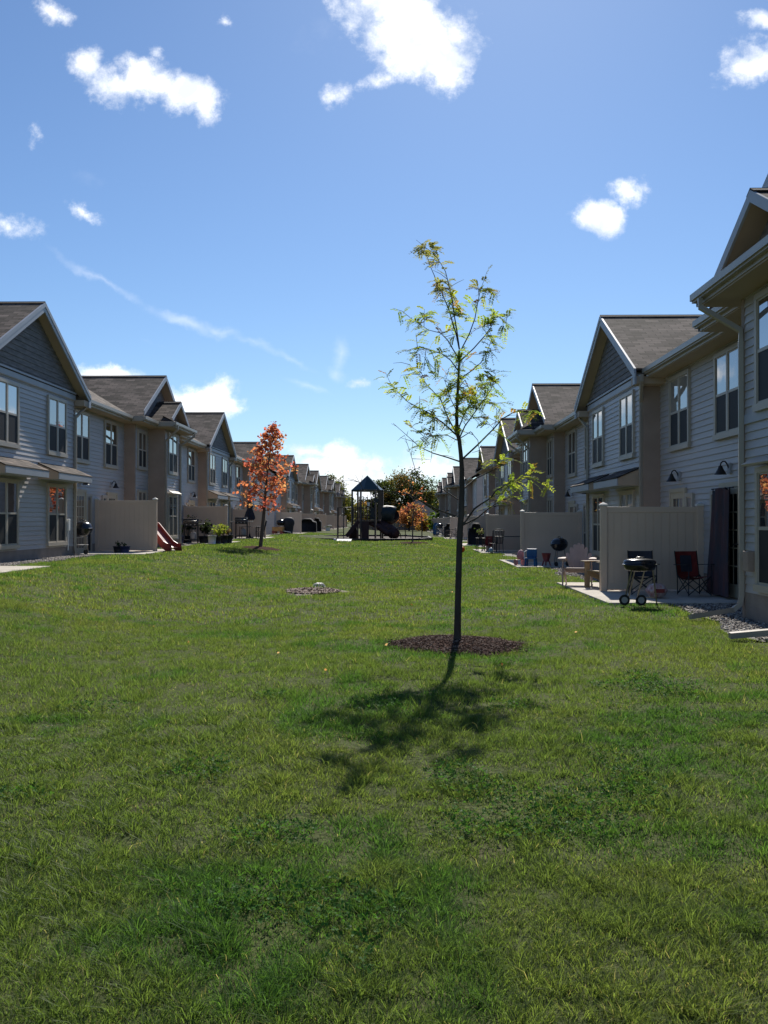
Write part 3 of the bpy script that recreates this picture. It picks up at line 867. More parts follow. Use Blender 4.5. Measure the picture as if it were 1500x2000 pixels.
                q2 = [P(a_[0] - .02, a_[1], a_[2]), P(b_[0] - .02, b_[1], b_[2]), P(b_[0] - .02, b_[1], b_[2] - .2), P(a_[0] - .02, a_[1], a_[2] - .2)]
                fb.faces(q + q2, [(0, 1, 2, 3), (4, 5, 6, 7), (0, 1, 5, 4), (3, 2, 6, 7), (0, 3, 7, 4), (1, 2, 6, 5)])
                fb.build('rake_board', M['rake'], root)
                # eave of the bay, street face and side face
                er = MB(); er.box(P(.5, c + sg * half, ZE - .20), P(fe + .012, c + sg * (half + .11), ZE - .01)); er.build('eave_return', M['gutter'], root)
            slab([(fe, c - half, ZE), (fe, c + half, ZE), (.42, c + rk, ZE + SL * .48), (.42, c - rk, ZE + SL * .48)])
            so_.box(P(.0, c - half + .01, ZE - .23), P(fe - .012, c + half - .01, ZE - .19))
            gp = MB()
            gp.face([P(.425, c - rk, ZE + .1), P(.425, c + rk, ZE + .1), P(.425, c + rk, zz(rk) - .1), P(.425, c, zp - TH), P(.425, c - rk, zz(rk) - .1)])
            gp.build('gable_panel', M['shake'], root)
            gut.append((.45, cur, c - half)); cur = c + half
            if t == 'M':
                gut += [(fe, c - half - .1, c - 1.7), (fe, c + 1.7, c + half + .1)]
                h2, z2, o2, f2 = 1.8, ZE + SL * 1.8, 1.40, 1.56; r2 = 1.46; y2 = lambda t_: z2 - SL * t_
                for sg in (-1, 1):
                    slab([(o2, c, z2), (o2, c + sg * r2, y2(r2)), (f2, c + sg * h2, ZE), (.86, c + sg * h2, ZE), (.425, c + sg * 1.3, y2(1.3)), (.425, c, z2)], 'o')
                    fb = MB(); a_, b_ = (o2 + .012, c, z2 + .005), (o2 + .012, c + sg * (r2 + .03), y2(r2 + .03))
                    q = [P(a_[0] + .02, a_[1], a_[2]), P(b_[0] + .02, b_[1], b_[2]), P(b_[0] + .02, b_[1], b_[2] - .17), P(a_[0] + .02, a_[1], a_[2] - .17)]
                    q2 = [P(a_[0] - .02, a_[1], a_[2]), P(b_[0] - .02, b_[1], b_[2]), P(b_[0] - .02, b_[1], b_[2] - .17), P(a_[0] - .02, a_[1], a_[2] - .17)]
                    fb.faces(q + q2, [(0, 1, 2, 3), (4, 5, 6, 7), (0, 1, 5, 4), (3, 2, 6, 7), (0, 3, 7, 4), (1, 2, 6, 5)])
                    fb.build('rake_board', M['rake'], root)
                    er = MB(); er.box(P(.92, c + sg * h2, ZE - .20), P(f2 + .012, c + sg * (h2 + .11), ZE - .012)); er.build('eave_return', M['gutter'], root)
                    so_.face([P(o2 - .01, c, z2 - .15), P(o2 - .01, c + sg * r2, y2(r2) - .15), P(.9, c + sg * r2, y2(r2) - .15), P(.9, c, z2 - .15)])
                slab([(f2, c - h2, ZE), (f2, c + h2, ZE), (1.04, c + r2, ZE + SL * .50), (1.04, c - r2, ZE + SL * .50)])
                so_.box(P(.39, c - h2 + .01, ZE - .235), P(f2 - .012, c + h2 - .01, ZE - .195))
                gp = MB(); gp.face([P(1.06, c - r2, ZE + .1), P(1.06, c + r2, ZE + .1), P(1.06, c + r2, y2(r2) - .1), P(1.06, c, z2 - .14), P(1.06, c - r2, y2(r2) - .1)])
                gp.build('gable_panel', M['shake'], root)
                gut.append((f2, c - h2 - .1, c + h2 + .1))
                ridges.append(((.5, c, z2), (o2 + .03, c, z2)))
                pn = MB(); pn.box(P(1.04, c - 1.18, 2.96), P(1.085, c + 1.18, 3.10)); pn.build('band_board', M['rake'], root)
        ridges.append(((back, c, zp), (oh + .03, c, zp)))
    gut.append((.45, cur, s1 + .35))
    # soffit strip of the recessed walls
    so_.box(P(.0, s0 - .3, ZE - .225), P(.44, s1 + .3, ZE - .185))
    roof = rf.build('roof', M['roof'], root)
    rc = MB()
    for a, b in ridges:
        a, b = Vector(P(*a)), Vector(P(*b)); d = (b - a).normalized(); sdv = d.cross(Vector((0, 0, 1)))
        for sg in (-1, 1):
            n = Vector((0, 0, 1)) + sdv * sg * SL; dn = (sdv * sg - Vector((0, 0, SL))).normalized()
            rc.obox((a + b) / 2 + dn * .07 + Vector((0, 0, .022)), d * (b - a).length / 2, dn * .08, n.normalized() * .008)
    rc.build('ridge_cap', M['ridge'], roof)
    so_.build('soffit', M['soffit'], root)
    for o, a, b in gut:                 # one long gutter with a rolled front edge
        if b - a < .2: continue
        g1_ = MB(); g1_.box(P(o - .015, a, ZE - .21), P(o + .012, b, ZE - .012))
        g1_.box(P(o + .010, a + .001, ZE - .155), P(o + .085, b - .001, ZE - .035)); g1_.box(P(o + .083, a + .002, ZE - .125), P(o + .118, b - .002, ZE - .02))
        g1_.build('gutter', M['gutter'], root)
    # ---- downspouts
    ds = []
    for t, c in mods:
        if t == 'G': ds += [(c + sg * 3.24, .4, c + sg * 3.86, .62, 0) for sg in (-1, 1)]
        if t == 'M': ds += [(c + sg * 1.24, 1.05, c + sg * 1.5, 1.66, 1) for sg in (-1, 1)]
    for s, o, sg_, og, kind in ds:
        mb = MB(); ex = next((x for x in ext if abs(x[0] - s) < .4), None)
        top = [P(og - .02, sg_, ZE - .16), P(og - .02, sg_, ZE - .30), P(o + .06, s, ZE - .72), P(o + .06, s, ZE - .9)]
        bot = [P(o + .06, s, .36), P(o + .09, s, .22), P(o + .2, s, .14), P(o + (ex[1] if ex else .45), s + (ex[2] if ex else 0), .07)]
        mb.tube(top + bot, .052, 4, rot=R(45)); mb.build('downspout', M['gutter'], root)
    # ---- openings
    def W(set_, o, s, z): put(set_, WN, root, P, side, o + .025, s, z)
    def porch(s, z, w, o):
        mb = MB(); pj = .62
        up = [P(o + .02, s - w / 2, z + .30), P(o + .02, s + w / 2, z + .30), P(o + pj, s + w / 2 + .03, z + .04), P(o + pj, s - w / 2 - .03, z + .04)]
        lw = [(Vector(q) - Vector((0, 0, .03))) for q in up]
        mb.face(up, [(0, 0), (w, 0), (w, .6), (0, .6)])
        for i in range(4): j = (i + 1) % 4; mb.face([up[i], up[j], lw[j], lw[i]], [(0, 0), (.1, 0), (.1, .02), (0, .02)])
        pr = mb.build('porch_roof', M['roof'], root)
        mb = MB(); mb.box(P(o + pj - .03, s - w / 2, z - .16), P(o + pj - .005, s + w / 2, z + .012))
        mb.box(P(o, s - w / 2 + .02, z - .16), P(o + pj - .03, s + w / 2 - .02, z - .13))
        mb.build('porch_fascia', M['rake'], pr)
        for sg in (-1, 1):
            x = s + sg * (w / 2 - .01); mb = MB()
            q = [P(o, x, z - .16), P(o + pj - .03, x, z - .16), P(o + pj - .03, x, z + .02), P(o, x, z + .27)]
            q2 = [Vector(p) + Vector((0, -sg * .03, 0)) for p in q]
            mb.faces(q + q2, [(0, 1, 2, 3), (4, 5, 6, 7), (0, 1, 5, 4), (1, 2, 6, 5), (2, 3, 7, 6), (3, 0, 4, 7)])
            mb.build('porch_cheek', M['soffit'], pr)

    for t, c in mods:
        if t == 'G':
            for q in (-1.75, 1.75):
                W(WIN, .4, c + q, 3.12); W(WLOW, .4, c + q, .5); porch(c + q, 2.52, 2.75, .4)
        elif t == 'M':
            for q in (-2.28, 2.28): W(WSM, .4, c + q, 3.2); W(WSM, .4, c + q, .9)
            W(WIN, 1.05, c - .05, 3.12); W(WLOW, 1.05, c - .05, .5)
            mb = MB(); mb.bar(P(1.2, c - .85, 2.36), P(1.2, c + .75, 2.36), .2, .03, (side * -.5, 0, .8)); mb.build('window_hood', M['gutter'], root)
        else: W(WIN, .4, c, 3.12); W(WLOW, .4, c, .5)
    for o, a, b in segs:
        if o == 0 and 4.5 < b - a < 8:
            c = (a + b) / 2
            for sg in (-1, 1):
                W(WIN, 0, c + sg * 1.55, 3.12)
                put(DOOR, DN, root, P, side, .03, c + sg * 1.68, .06); W(WSIDE, 0, c + sg * .82, .08)
                put(LAMP, LN, root, P, side, .01, c + sg * 1.6, 2.5)
    return root, P


rootRA, PRA = building(1, XR, BZR, RIGHT_A, 6.0, 68.3, 'long apartment row filling the right edge, grey siding in shade', ext=[(11.76, 1.15, -.1), (14.24, .95, -.35)])
rootLA, PLA = building(-1, XL, BZL, LEFT_A, 6.0, 68.2, 'long apartment row on the left with grey siding and red maple before it', ext=[(28.54, 1.4, .9)])
rootRB, PRB = building(1, XR, BZR, RIGHT_B, 77.0, 141.5, 'far apartment row on the right beyond the thin tree')
rootLB, PLB = building(-1, XL, BZL, LEFT_B, 77.2, 155, 'far apartment row on the left behind the red maple')
mb = MB(); mb.box(PLA(.4, 27.85, .9), PLA(.5, 28.0, 1.25)); mb.tube([PLA(.46, 27.92, .9), PLA(.46, 27.92, .3)], .02); mb.build('utility_box', M['white'], rootLA, bevel=.01)
mb = MB(); mb.box(PRA(1.07, 13.75, .75), PRA(1.2, 13.95, 1.05)); mb.build('utility_box', M['taupe'], rootRA, bevel=.01)

# ---------------------------------------------------------------- privacy fences: origin at the lawn-end post, panel towards +x
def fence_proto():
    r = empty('privacy_fence')
    p = MB(); n = 12; L_ = 1.98
    for i in range(n): p.box((.05 + i * L_ / n + .005, -.02, .08), (.05 + (i + 1) * L_ / n - .005, .02, 1.66))
    p.box((.06, -.012, .08), (.05 + L_ - .005, .012, 1.66)); p.build('fence_panel', M['fence'], r)
    for z in (.04, 1.64):
        q = MB(); q.box((.05, -.035, z), (.05 + L_, .035, z + .12)); q.build('rail', M['fence'], r, bevel=.006)
    for x in (0, L_ + .02):
        q = MB(); q.box((x - .065, -.065, -.1), (x + .065, .065, 1.78)); q.build('post', M['fence'], r, bevel=.006)
        q = MB(); q.faces([(x - .08, -.08, 1.78), (x + .08, -.08, 1.78), (x + .08, .08, 1.78), (x - .08, .08, 1.78), (x - .08, -.08, 1.81), (x + .08, -.08, 1.81), (x + .08, .08, 1.81), (x - .08, .08, 1.81), (x, 0, 1.86)],
                          [(0, 1, 5, 4), (1, 2, 6, 5), (2, 3, 7, 6), (3, 0, 4, 7), (4, 5, 8), (5, 6, 8), (6, 7, 8), (7, 4, 8), (0, 1, 2, 3)])
        q.build('post_cap', M['cap'], r)
    return r


fp = fence_proto(); used = False
lr = ['tan vinyl fence behind the black charcoal grill and folding chairs', 'tan vinyl fence with small toys at its foot', 'tan vinyl fence behind the slatted black chair', 'tan vinyl fence behind the tall black covered grill']
ll = [None, 'tan vinyl fence in front of the red slide', 'tan vinyl fence behind the flower pots and open gas grill', 'tan vinyl fence behind the folded dark umbrella']
fr = ['tan fence past the bicycles, nearest of the far right row', 'second tan fence of the far right row', 'third tan fence of the far right row', 'fourth tan fence of the far right row', 'last tan fence of the far right row']
fl = ['tan fence behind the round covered grill past the maple', 'tan fence behind the wide black covered grill', 'tan fence behind the white tipped chair', 'fourth tan fence of the far left row', 'fifth tan fence of the far left row', 'last tan fence of the far left row']
for i, c in enumerate(PAT_R[:4] + PAT_R[4:]):
    o = fp if not used else copy_tree(fp); used = True
    o.location = (XR - 2.07, c, .03); tag(o, (lr + fr)[i], 'fence', 'tan privacy fences between the patios')
for i, c in enumerate(PAT_L):
    lb = (ll + fl)[i]
    if lb is None: continue
    o = copy_tree(fp); o.location = (-XL + 2.07, c, .44); o.rotation_euler = (0, 0, R(180)); tag(o, lb, 'fence', 'tan privacy fences between the patios')
# ---------------------------------------------------------------- trees
def leaf_quads(P, size, cols, droop=0.0, asp=.5, fold=.25):
    """pointed leaves (two triangles folded on the midrib) at points P"""
    n = len(P)
    d = rng.normal(size=(n, 3)); d[:, 2] = d[:, 2] * .6 - droop; d /= np.linalg.norm(d, axis=1)[:, None]
    u = np.cross(d, rng.normal(size=(n, 3))); u /= np.linalg.norm(u, axis=1)[:, None] + 1e-9
    w_ = np.cross(d, u); s = size * rng.uniform(.6, 1.35, n)[:, None]
    a = P; b = P + d * s; c = P + d * s * .45 + u * s * asp / 1 * .5 + w_ * s * fold * .3; e = P + d * s * .45 - u * s * asp * .5 + w_ * s * fold * .3
    V = np.stack([a, c, b, e], 1).reshape(-1, 3)
    return V, np.arange(4 * n).reshape(-1, 4), np.repeat(cols, 4, 0)


# ---- the thin honey locust, traced branch by branch; each branch also leans towards or away from the camera
TD = 11.62
def pts(s, d0, d1):
    n = len(s); return [at(x, y, d0 + (d1 - d0) * (i / (n - 1)) ** 1.1) for i, (x, y) in enumerate(s)]
q8 = lambda *a: [(740 + x / 3.571, 440 + y / 3.571) for x, y in a]
lt = empty('locust_tree', (at(893, 1256, TD).x, TD, float(gz(.71, TD)))); tag(lt, 'thin young tree with sparse yellow-green leaves standing in a mulch ring', 'tree')
tb = MB()
trunk = [(892, 1262), (893, 1240), (894, 1180), (896, 1100), (898, 1040), (901, 1000), (902.4, 958), (902, 916), (900, 888), (897, 860), (892, 843), (892.6, 790), (895, 748), (897, 706), (897, 684)]
tp = pts(trunk, TD, TD)
trad = [.060, .046, .040, .038, .037, .036, .033, .029, .026, .025, .023, .018, .0155, .013, .011]
tb.tube(tp, trad, 10)
BR = [  # (path, depth offset at the tip, base radius, leafiness)
    (q8((562, 865), (540, 760), (515, 680), (490, 590), (440, 470), (405, 390), (350, 260), (330, 190), (300, 140)), .35, .010, 1.2),
    (q8((562, 865), (545, 740), (525, 620), (510, 500), (490, 420), (465, 320), (430, 260), (380, 190), (345, 130)), -.3, .009, .7),
    (q8((570, 875), (630, 760), (670, 650), (690, 540), (710, 440), (760, 440), (800, 470)), -.4, .008, 1.0),
    (q8((570, 945), (660, 860), (740, 770), (795, 690), (800, 620), (850, 645), (900, 700)), .45, .009, 1.2),
    (q8((565, 1070), (640, 1020), (710, 960), (760, 870), (790, 780)), -.5, .008, .9),
    (q8((550, 1010), (500, 940), (430, 890), (330, 860), (260, 850)), -.55, .008, 1.3),
    (q8((556, 930), (480, 800), (430, 750), (350, 730), (270, 680), (190, 620)), .5, .008, 1.2),
    (q8((545, 1460), (480, 1340), (430, 1210), (380, 1160), (300, 1070), (210, 965)), .5, .010, .9),
    (q8((548, 1470), (450, 1380), (350, 1310), (200, 1230), (90, 1120)), -.6, .011, 1.5),
    (q8((570, 1650), (480, 1620), (380, 1590), (290, 1550), (200, 1470), (100, 1380)), .6, .011, .0),
    (q8((545, 1500), (470, 1460), (380, 1470), (290, 1480)), -.5, .006, 1.2),
    ([(895, 976), (864, 955), (843, 948), (815, 930), (800, 880), (790, 850)], .5, .008, .0),
    ([(893, 1009), (855, 996), (821, 978), (800, 966), (760, 960), (710, 956), (694, 928)], -.7, .012, .0),
    (q8((548, 1440), (590, 1330), (640, 1230), (700, 1120), (780, 1090)), .45, .009, 1.4),
    (q8((555, 1500), (600, 1400), (680, 1290), (780, 1150), (820, 1020)), -.5, .010, 1.4),
    (q8((572, 1640), (680, 1540), (740, 1480), (800, 1420), (860, 1350), (930, 1310), (1000, 1285), (1060, 1290), (1110, 1310)), -.75, .012, .8),
    (q8((560, 1490), (640, 1440), (690, 1500), (700, 1580), (690, 1680)), .4, .007, .2),
    ([(902, 1026), (931, 1012), (953, 994), (976, 978), (1005, 968)], .4, .013, .45),
    ([(902, 1028), (926, 994), (940, 984), (958, 973), (967, 960), (999, 939), (1028, 932), (1066, 945)], -.5, .013, .8),
    ([(905, 955), (928, 935), (958, 921), (985, 905), (1000, 895)], .5, .010, .6),
    (q8((545, 1300), (500, 1210), (480, 1140), (450, 1060), (380, 1040)), .3, .006, 1.0),
    (q8((550, 1140), (600, 1080), (640, 1160), (700, 1220), (800, 1240), (880, 1300)), .45, .007, 1.4),
    (q8((545, 1420), (530, 1330), (560, 1240), (610, 1150)), -.35, .006, 1.3),
]
lp, ld = [], []                         # compound leaf roots and directions
for path, off, r0, leafy in BR:
    p = pts(path, TD, TD + off); n = len(p)
    tb.tube(p, [r0 * (1 - .8 * i / (n - 1)) for i in range(n)], 6)
    ln = sum((p[i + 1] - p[i]).length for i in range(n - 1))
    def along(t):
        t *= n - 1; i = min(int(t), n - 2); return p[i].lerp(p[i + 1], t - i), (p[i + 1] - p[i]).normalized()
    for k in range(int(3 + ln * 4.6)):
        t = random.uniform(.25, 1); a, d = along(t)
        tw = (d * .5 + Vector((random.gauss(0, 1), random.gauss(0, 1), random.gauss(.1, .6)))).normalized()
        L_ = random.uniform(.08, .26)
        e1 = a + tw * L_ * .55; e2 = e1 + (tw + Vector((0, 0, random.uniform(-.4, .3)))).normalized() * L_ * .5
        tb.tube([a, e1, e2], [.0038, .003, .0018], 4)
        if random.random() < leafy * .8:
            for m_ in range(random.randint(3, 6)): lp.append(a.lerp(e2, random.uniform(.4, 1))); ld.append(tw)
    for k in range(int(ln * 16 * leafy)):
        t = 1 - random.random() ** 1.3 * .72; a, d = along(t); lp.append(a); ld.append(d)
for k in range(60):                     # tufts on the upper trunk
    i = random.randint(9, 13); lp.append(tp[i].lerp(tp[i + 1], random.random())); ld.append(Vector((random.gauss(0, 1), random.gauss(0, 1), .2)).normalized())
tb.build('trunk', M['bark'], lt, smooth=True)
LV, LC = [], []
for a, d in zip(lp, ld):
    dr = Vector((random.gauss(0, .8), random.gauss(0, .8), random.gauss(-.08, .45))) + d * .6; dr.normalize()
    L_ = random.uniform(.10, .19); sdv = dr.cross(Vector((0, 0, 1)))
    if sdv.length < .1: sdv = dr.orthogonal()
    sdv.normalize(); sdv = (sdv + Vector((0, 0, random.gauss(0, .35)))).normalized()
    hue = random.random(); hz = (a.z - 1.2) / 4
    base = Vector((.15, .225, .036)).lerp(Vector((.31, .32, .055)), min(1, hue * .95)) if hue < .9 else Vector((.26, .16, .05))
    if hz > .78: base = base.lerp(Vector((.17, .13, .07)), .6)
    m_ = random.randint(8, 11)
    for j in range(m_):
        t = (j + .6) / m_; c = a + dr * L_ * t + Vector((0, 0, -.35 * L_ * t * t))
        for sg in (-1, 1):
            l = random.uniform(.034, .048) * (1 - .35 * abs(t - .45)); wv_ = l * .46
            dd = (sdv * sg + dr * .45 + Vector((0, 0, random.uniform(-.5, .15)))).normalized(); nn = dd.cross(dr).normalized(); ww = dd.cross(nn)
            LV += [c, c + dd * l * .5 + ww * wv_ * .5, c + dd * l, c + dd * l * .5 - ww * wv_ * .5]
            b_ = base * random.uniform(.75, 1.25); LC += [tuple(b_)] * 4
np_obj('crown', np.array([tuple(v) for v in LV]), np.arange(len(LV)).reshape(-1, 4), M['leaf'], np.array(LC), parent=lt)
print('locust leaves', len(lp))

# ---- red-orange maple
MD = 39.6
mt_ = empty('maple_tree', (at(507, 1080, MD).x, MD, float(gz(-5.95, MD)))); tag(mt_, 'small maple with red-orange leaves in front of the left row', 'tree')
tb = MB()
mtr = pts([(506, 1084), (508, 1070), (512, 1030), (515, 1000), (518, 960), (522, 920), (527, 880), (531, 850), (533, 826)], MD, MD)
tb.tube(mtr, [.105, .085, .075, .070, .055, .040, .026, .014, .006], 9)
P_, C_ = [], []
def twig_leaves(a, e, n, sp, cols):
    for i in range(n):
        t = random.uniform(.35, 1.05); p = a.lerp(e, t)
        P_.append((p.x + random.gauss(0, sp), p.y + random.gauss(0, sp), p.z + random.gauss(0, sp * .8) - .03)); C_.append(cols)
mcols = [(.40, .12, .06), (.46, .18, .09), (.48, .23, .11), (.42, .13, .11), (.36, .13, .07), (.44, .27, .12)]
for k in range(64):
    t = (k + .5) / 64; i = 3 + t * 4.9; j = int(i); a = mtr[j].lerp(mtr[j + 1], i - j)
    hrel = t; reach = (1.66 * (1 - hrel) ** .80 * (.62 + .38 * min(1, hrel * 5)) + .10) * random.uniform(.5, 1.08)
    az = k * 2.4 + random.uniform(-.4, .4); up = random.uniform(.25, .75) + .5 * hrel
    dr = Vector((math.cos(az), math.sin(az), up)).normalized()
    m1_ = a + dr * reach * .5; e = m1_ + Vector((dr.x, dr.y, dr.z * .5)) * reach * .55
    tb.tube([a, m1_, e], [.018 * (1 - .6 * hrel), .012 * (1 - .6 * hrel), .004], 5)
    nl = int(4 + 16 * reach)
    cc = mcols[random.randrange(6)]
    twig_leaves(a.lerp(e, .12), e, nl, .085, cc)
    for q in range(3):
        b0 = a.lerp(e, random.uniform(.35, .9)); b1 = b0 + Vector((random.gauss(0, 1), random.gauss(0, 1), random.gauss(.2, .6))).normalized() * reach * random.uniform(.18, .38)
        tb.tube([b0, b1], [.006, .003], 4); twig_leaves(b0, b1, int(nl * .42), .065, mcols[random.randrange(6)])
for (px, py) in ((500, 900), (505, 872), (548, 868), (553, 850), (520, 845), (560, 905), (488, 915)):   # loose tips
    j = min(7, 4 + int((1000 - py) / 50)); a = mtr[j]; e = at(px, py, MD + random.uniform(-.4, .4))
    tb.tube([a, a.lerp(e, .55) + Vector((0, 0, -.05)), e], [.012, .008, .003], 4); twig_leaves(a.lerp(e, .6), e, 22, .06, mcols[random.randrange(4)])
tb.build('trunk', M['barkmaple'], mt_, smooth=True)
Pm = np.array(P_); Cm = np.array(C_) * rng.uniform(.7, 1.3, len(P_))[:, None]
V, Fq, c = leaf_quads(Pm, .125, Cm, .35, .85)
np_obj('crown', V, Fq, M['maple'], c, parent=mt_)

# ---- generic crowned trees further off
def far_tree(name, label, base, h, rx, zc, n, size, pal, trunk_r, seed, clumps=34, group=None, squash=1.0, mtl='leaf', bare=0.0, cone=False):
    g = np.random.default_rng(seed); rnd = random.Random(seed)
    r = empty(name, base); tag(r, label, 'tree', group)
    b = Vector(base); tb = MB()
    top = b + Vector((rnd.uniform(-.3, .3), 0, h * .9))
    tb.tube([b - Vector((0, 0, .2)), b + Vector((0, 0, h * .25)), b + Vector((rnd.uniform(-.2, .2), 0, h * .55)), top], [trunk_r, trunk_r * .8, trunk_r * .5, trunk_r * .12], 7)
    rz = (h - zc) ; Pc = []
    for i in range(clumps):
        while True:
            v = g.uniform(-1, 1, 3)
            if .25 < np.linalg.norm(v) < 1: break
        if cone:
            t = g.random() ** .8; rr = rx * (1 - t) * g.uniform(.35, 1); az = g.uniform(0, 6.28)
            p = b + Vector((rr * math.cos(az), rr * math.sin(az), zc * .4 + (h - zc * .4) * t))
        else: p = b + Vector((v[0] * rx, v[1] * rx, zc + v[2] * rz * squash * (1 if v[2] > 0 else .75)))
        Pc.append(p)
        s_ = b + Vector((0, 0, min(max(p.z - b.z - rx * .5, h * .15), h * .7)))
        tb.tube([s_, s_.lerp(p, .5) + Vector((0, 0, .1 * rx)), p], [trunk_r * .3, trunk_r * .18, .015], 4)
    tb.build('trunk', M['barkmaple'] if bare else M['bark'], r, smooth=True)
    per = n // clumps; pp, cc = [], []
    for p in Pc:
        cr_ = rx * g.uniform(.16, .36)
        q = g.normal(size=(per, 3)) * np.array([cr_, cr_, cr_ * .7]) * .62
        pp.append(np.array(p) + q); c0 = np.array(pal[g.integers(0, len(pal))]) * g.uniform(.75, 1.25)
        cc.append(c0[None] * g.uniform(.7, 1.3, (per, 1)))
    V, Fq, c = leaf_quads(np.concatenate(pp), size, np.concatenate(cc), .2, .8)
    np_obj('crown', V, Fq, M[mtl], c, parent=r)
    return r


def base_at(px, d, z=None): p = at(px, 1000, d); return (p.x, d, float(gz(p.x, d)) if z is None else z)
DG = [(.030, .042, .018), (.040, .050, .018), (.024, .036, .018)]
MX = [(.040, .052, .018), (.075, .066, .022), (.085, .055, .022), (.032, .045, .018), (.028, .042, .018)]
OL = [(.085, .090, .022), (.11, .095, .025), (.065, .075, .02)]
OR = [(.30, .11, .06), (.32, .15, .06), (.24, .10, .05), (.30, .20, .06)]
YE = [(.28, .17, .05), (.22, .16, .04), (.20, .11, .04)]
GT = 'trees behind the far end of the lawn'
far_tree('broadleaf_tree', 'big dark green tree with rusty patches behind the playground', base_at(797, 165), 10.2, 5.0, 5.6, 11000, .32, MX, .28, 3, 60, GT)
far_tree('broadleaf_tree', 'dark green tree just right of the playground roof', base_at(752, 172), 8.8, 3.2, 5.0, 6000, .30, DG, .22, 4, 40, GT)
far_tree('broadleaf_tree', 'tall dark tree between the big rusty tree and the right row', base_at(830, 178), 7.6, 3.4, 4.2, 5000, .32, MX, .22, 5, 36, GT)
far_tree('conifer_tree', 'blackish tree closing the gap beside the right row', base_at(858, 190), 7.4, 3.6, 3.6, 7000, .34, [(.012, .017, .012), (.016, .02, .012)], .24, 6, 44, GT)
far_tree('broadleaf_tree', 'olive green tree at the end of the left row', base_at(676, 160), 5.6, 2.9, 3.0, 4400, .28, OL, .18, 7, 34, GT)
far_tree('broadleaf_tree', 'yellowish tree seen through the playground posts', base_at(704, 168), 4.6, 2.6, 2.2, 3400, .28, OL + YE, .16, 8, 30, GT)
far_tree('broadleaf_tree', 'dark low tree behind the playground deck', base_at(728, 175), 5.2, 3.0, 2.6, 3800, .29, DG, .16, 18, 32, GT)
far_tree('maple_tree', 'round orange tree in front of the far house', base_at(799, 128), 3.7, 1.75, 1.9, 2600, .24, OR, .13, 9, 38, GT, mtl='maple')
far_tree('broadleaf_tree', 'yellow bush-like tree right of the orange one', base_at(826, 132), 3.0, 1.1, 1.3, 1300, .22, YE, .1, 10, 24, GT)
far_tree('broadleaf_tree', 'small bright green tree before the far right row', base_at(848, 118), 2.7, .9, 1.3, 900, .22, [(.07, .12, .025), (.09, .14, .03)], .07, 11, 20, GT)
far_tree('broadleaf_tree', 'tree top showing over the left row roofs', (-13.3, 178, 0), 10.2, 2.6, 7.4, 3000, .3, OL + MX, .2, 12, 26, GT)
far_tree('broadleaf_tree', 'thin pale tree at the left behind the playground', base_at(672, 150), 8.3, 1.0, 5.4, 160, .26, OL, .08, 13, 22, GT, bare=1)
far_tree('sapling', 'small bare tree with a few orange leaves beside the playground', base_at(806, 53), 4.1, .75, 2.3, 210, .12, OR, .045, 14, 26, mtl='maple', bare=1)

# distant brown fence, house
mb = empty('wooden_fence', at(800, 1038, 138) * 1.0); mb.location.z = 0; tag(mb, 'brown wooden fence across the far end of the lawn', 'fence')
pn = MB()
for i in range(60): x = -6.5 + i * .25; pn.box((x, 137.98, .0), (x + .235, 138.02, 1.62 + random.uniform(-.02, .02)))
pn.build('fence_boards', M['fencewood'], mb)
for i in range(7): q = MB(); q.box((-6.5 + i * 2.5 - .06, 138.03, 0), (-6.5 + i * 2.5 + .06, 138.15, 1.7)); q.build('post', M['fencewood'], mb)
hx = at(818, 1000, 150).x
hs = empty('house', (hx, 156, 0)); tag(hs, 'far house with a grey-brown hip roof behind the orange tree', 'house')
q = MB(); q.box((hx - 3.4, 152, -.2), (hx + 3.0, 160, 2.5)); q.build('wall', M['housewall'], hs)
q = MB(); a = [(hx - 3.9, 151.5, 2.4), (hx + 3.5, 151.5, 2.4), (hx + 3.5, 160.5, 2.4), (hx - 3.9, 160.5, 2.4), (hx - .2, 155, 5.1), (hx - .2, 157, 5.1)]
q.faces(a, [(0, 1, 4), (1, 2, 5, 4), (2, 3, 5), (3, 0, 4, 5), (0, 1, 2, 3)]); q.build('roof', M['houseroof'], hs)
q = MB(); q.box((hx - 3.95, 151.42, 2.26), (hx + 3.55, 151.5, 2.42)); q.build('fascia', M['rake'], hs)
for x in (hx - 1.9, hx + 1.4):
    put(WIN, WN, hs, lambda o, s, z: (s, 152 - o, z), 1, .02, x, .8).rotation_euler = (0, 0, 0)
# ---------------------------------------------------------------- garden things (built at the origin, front towards -y)
def place(o, p, rz=0, label=None, cat=None, group=None, sc_=1):
    o.location = p; o.rotation_euler = (0, 0, R(rz)); o.scale = (sc_,) * 3
    return tag(o, label, cat, group)


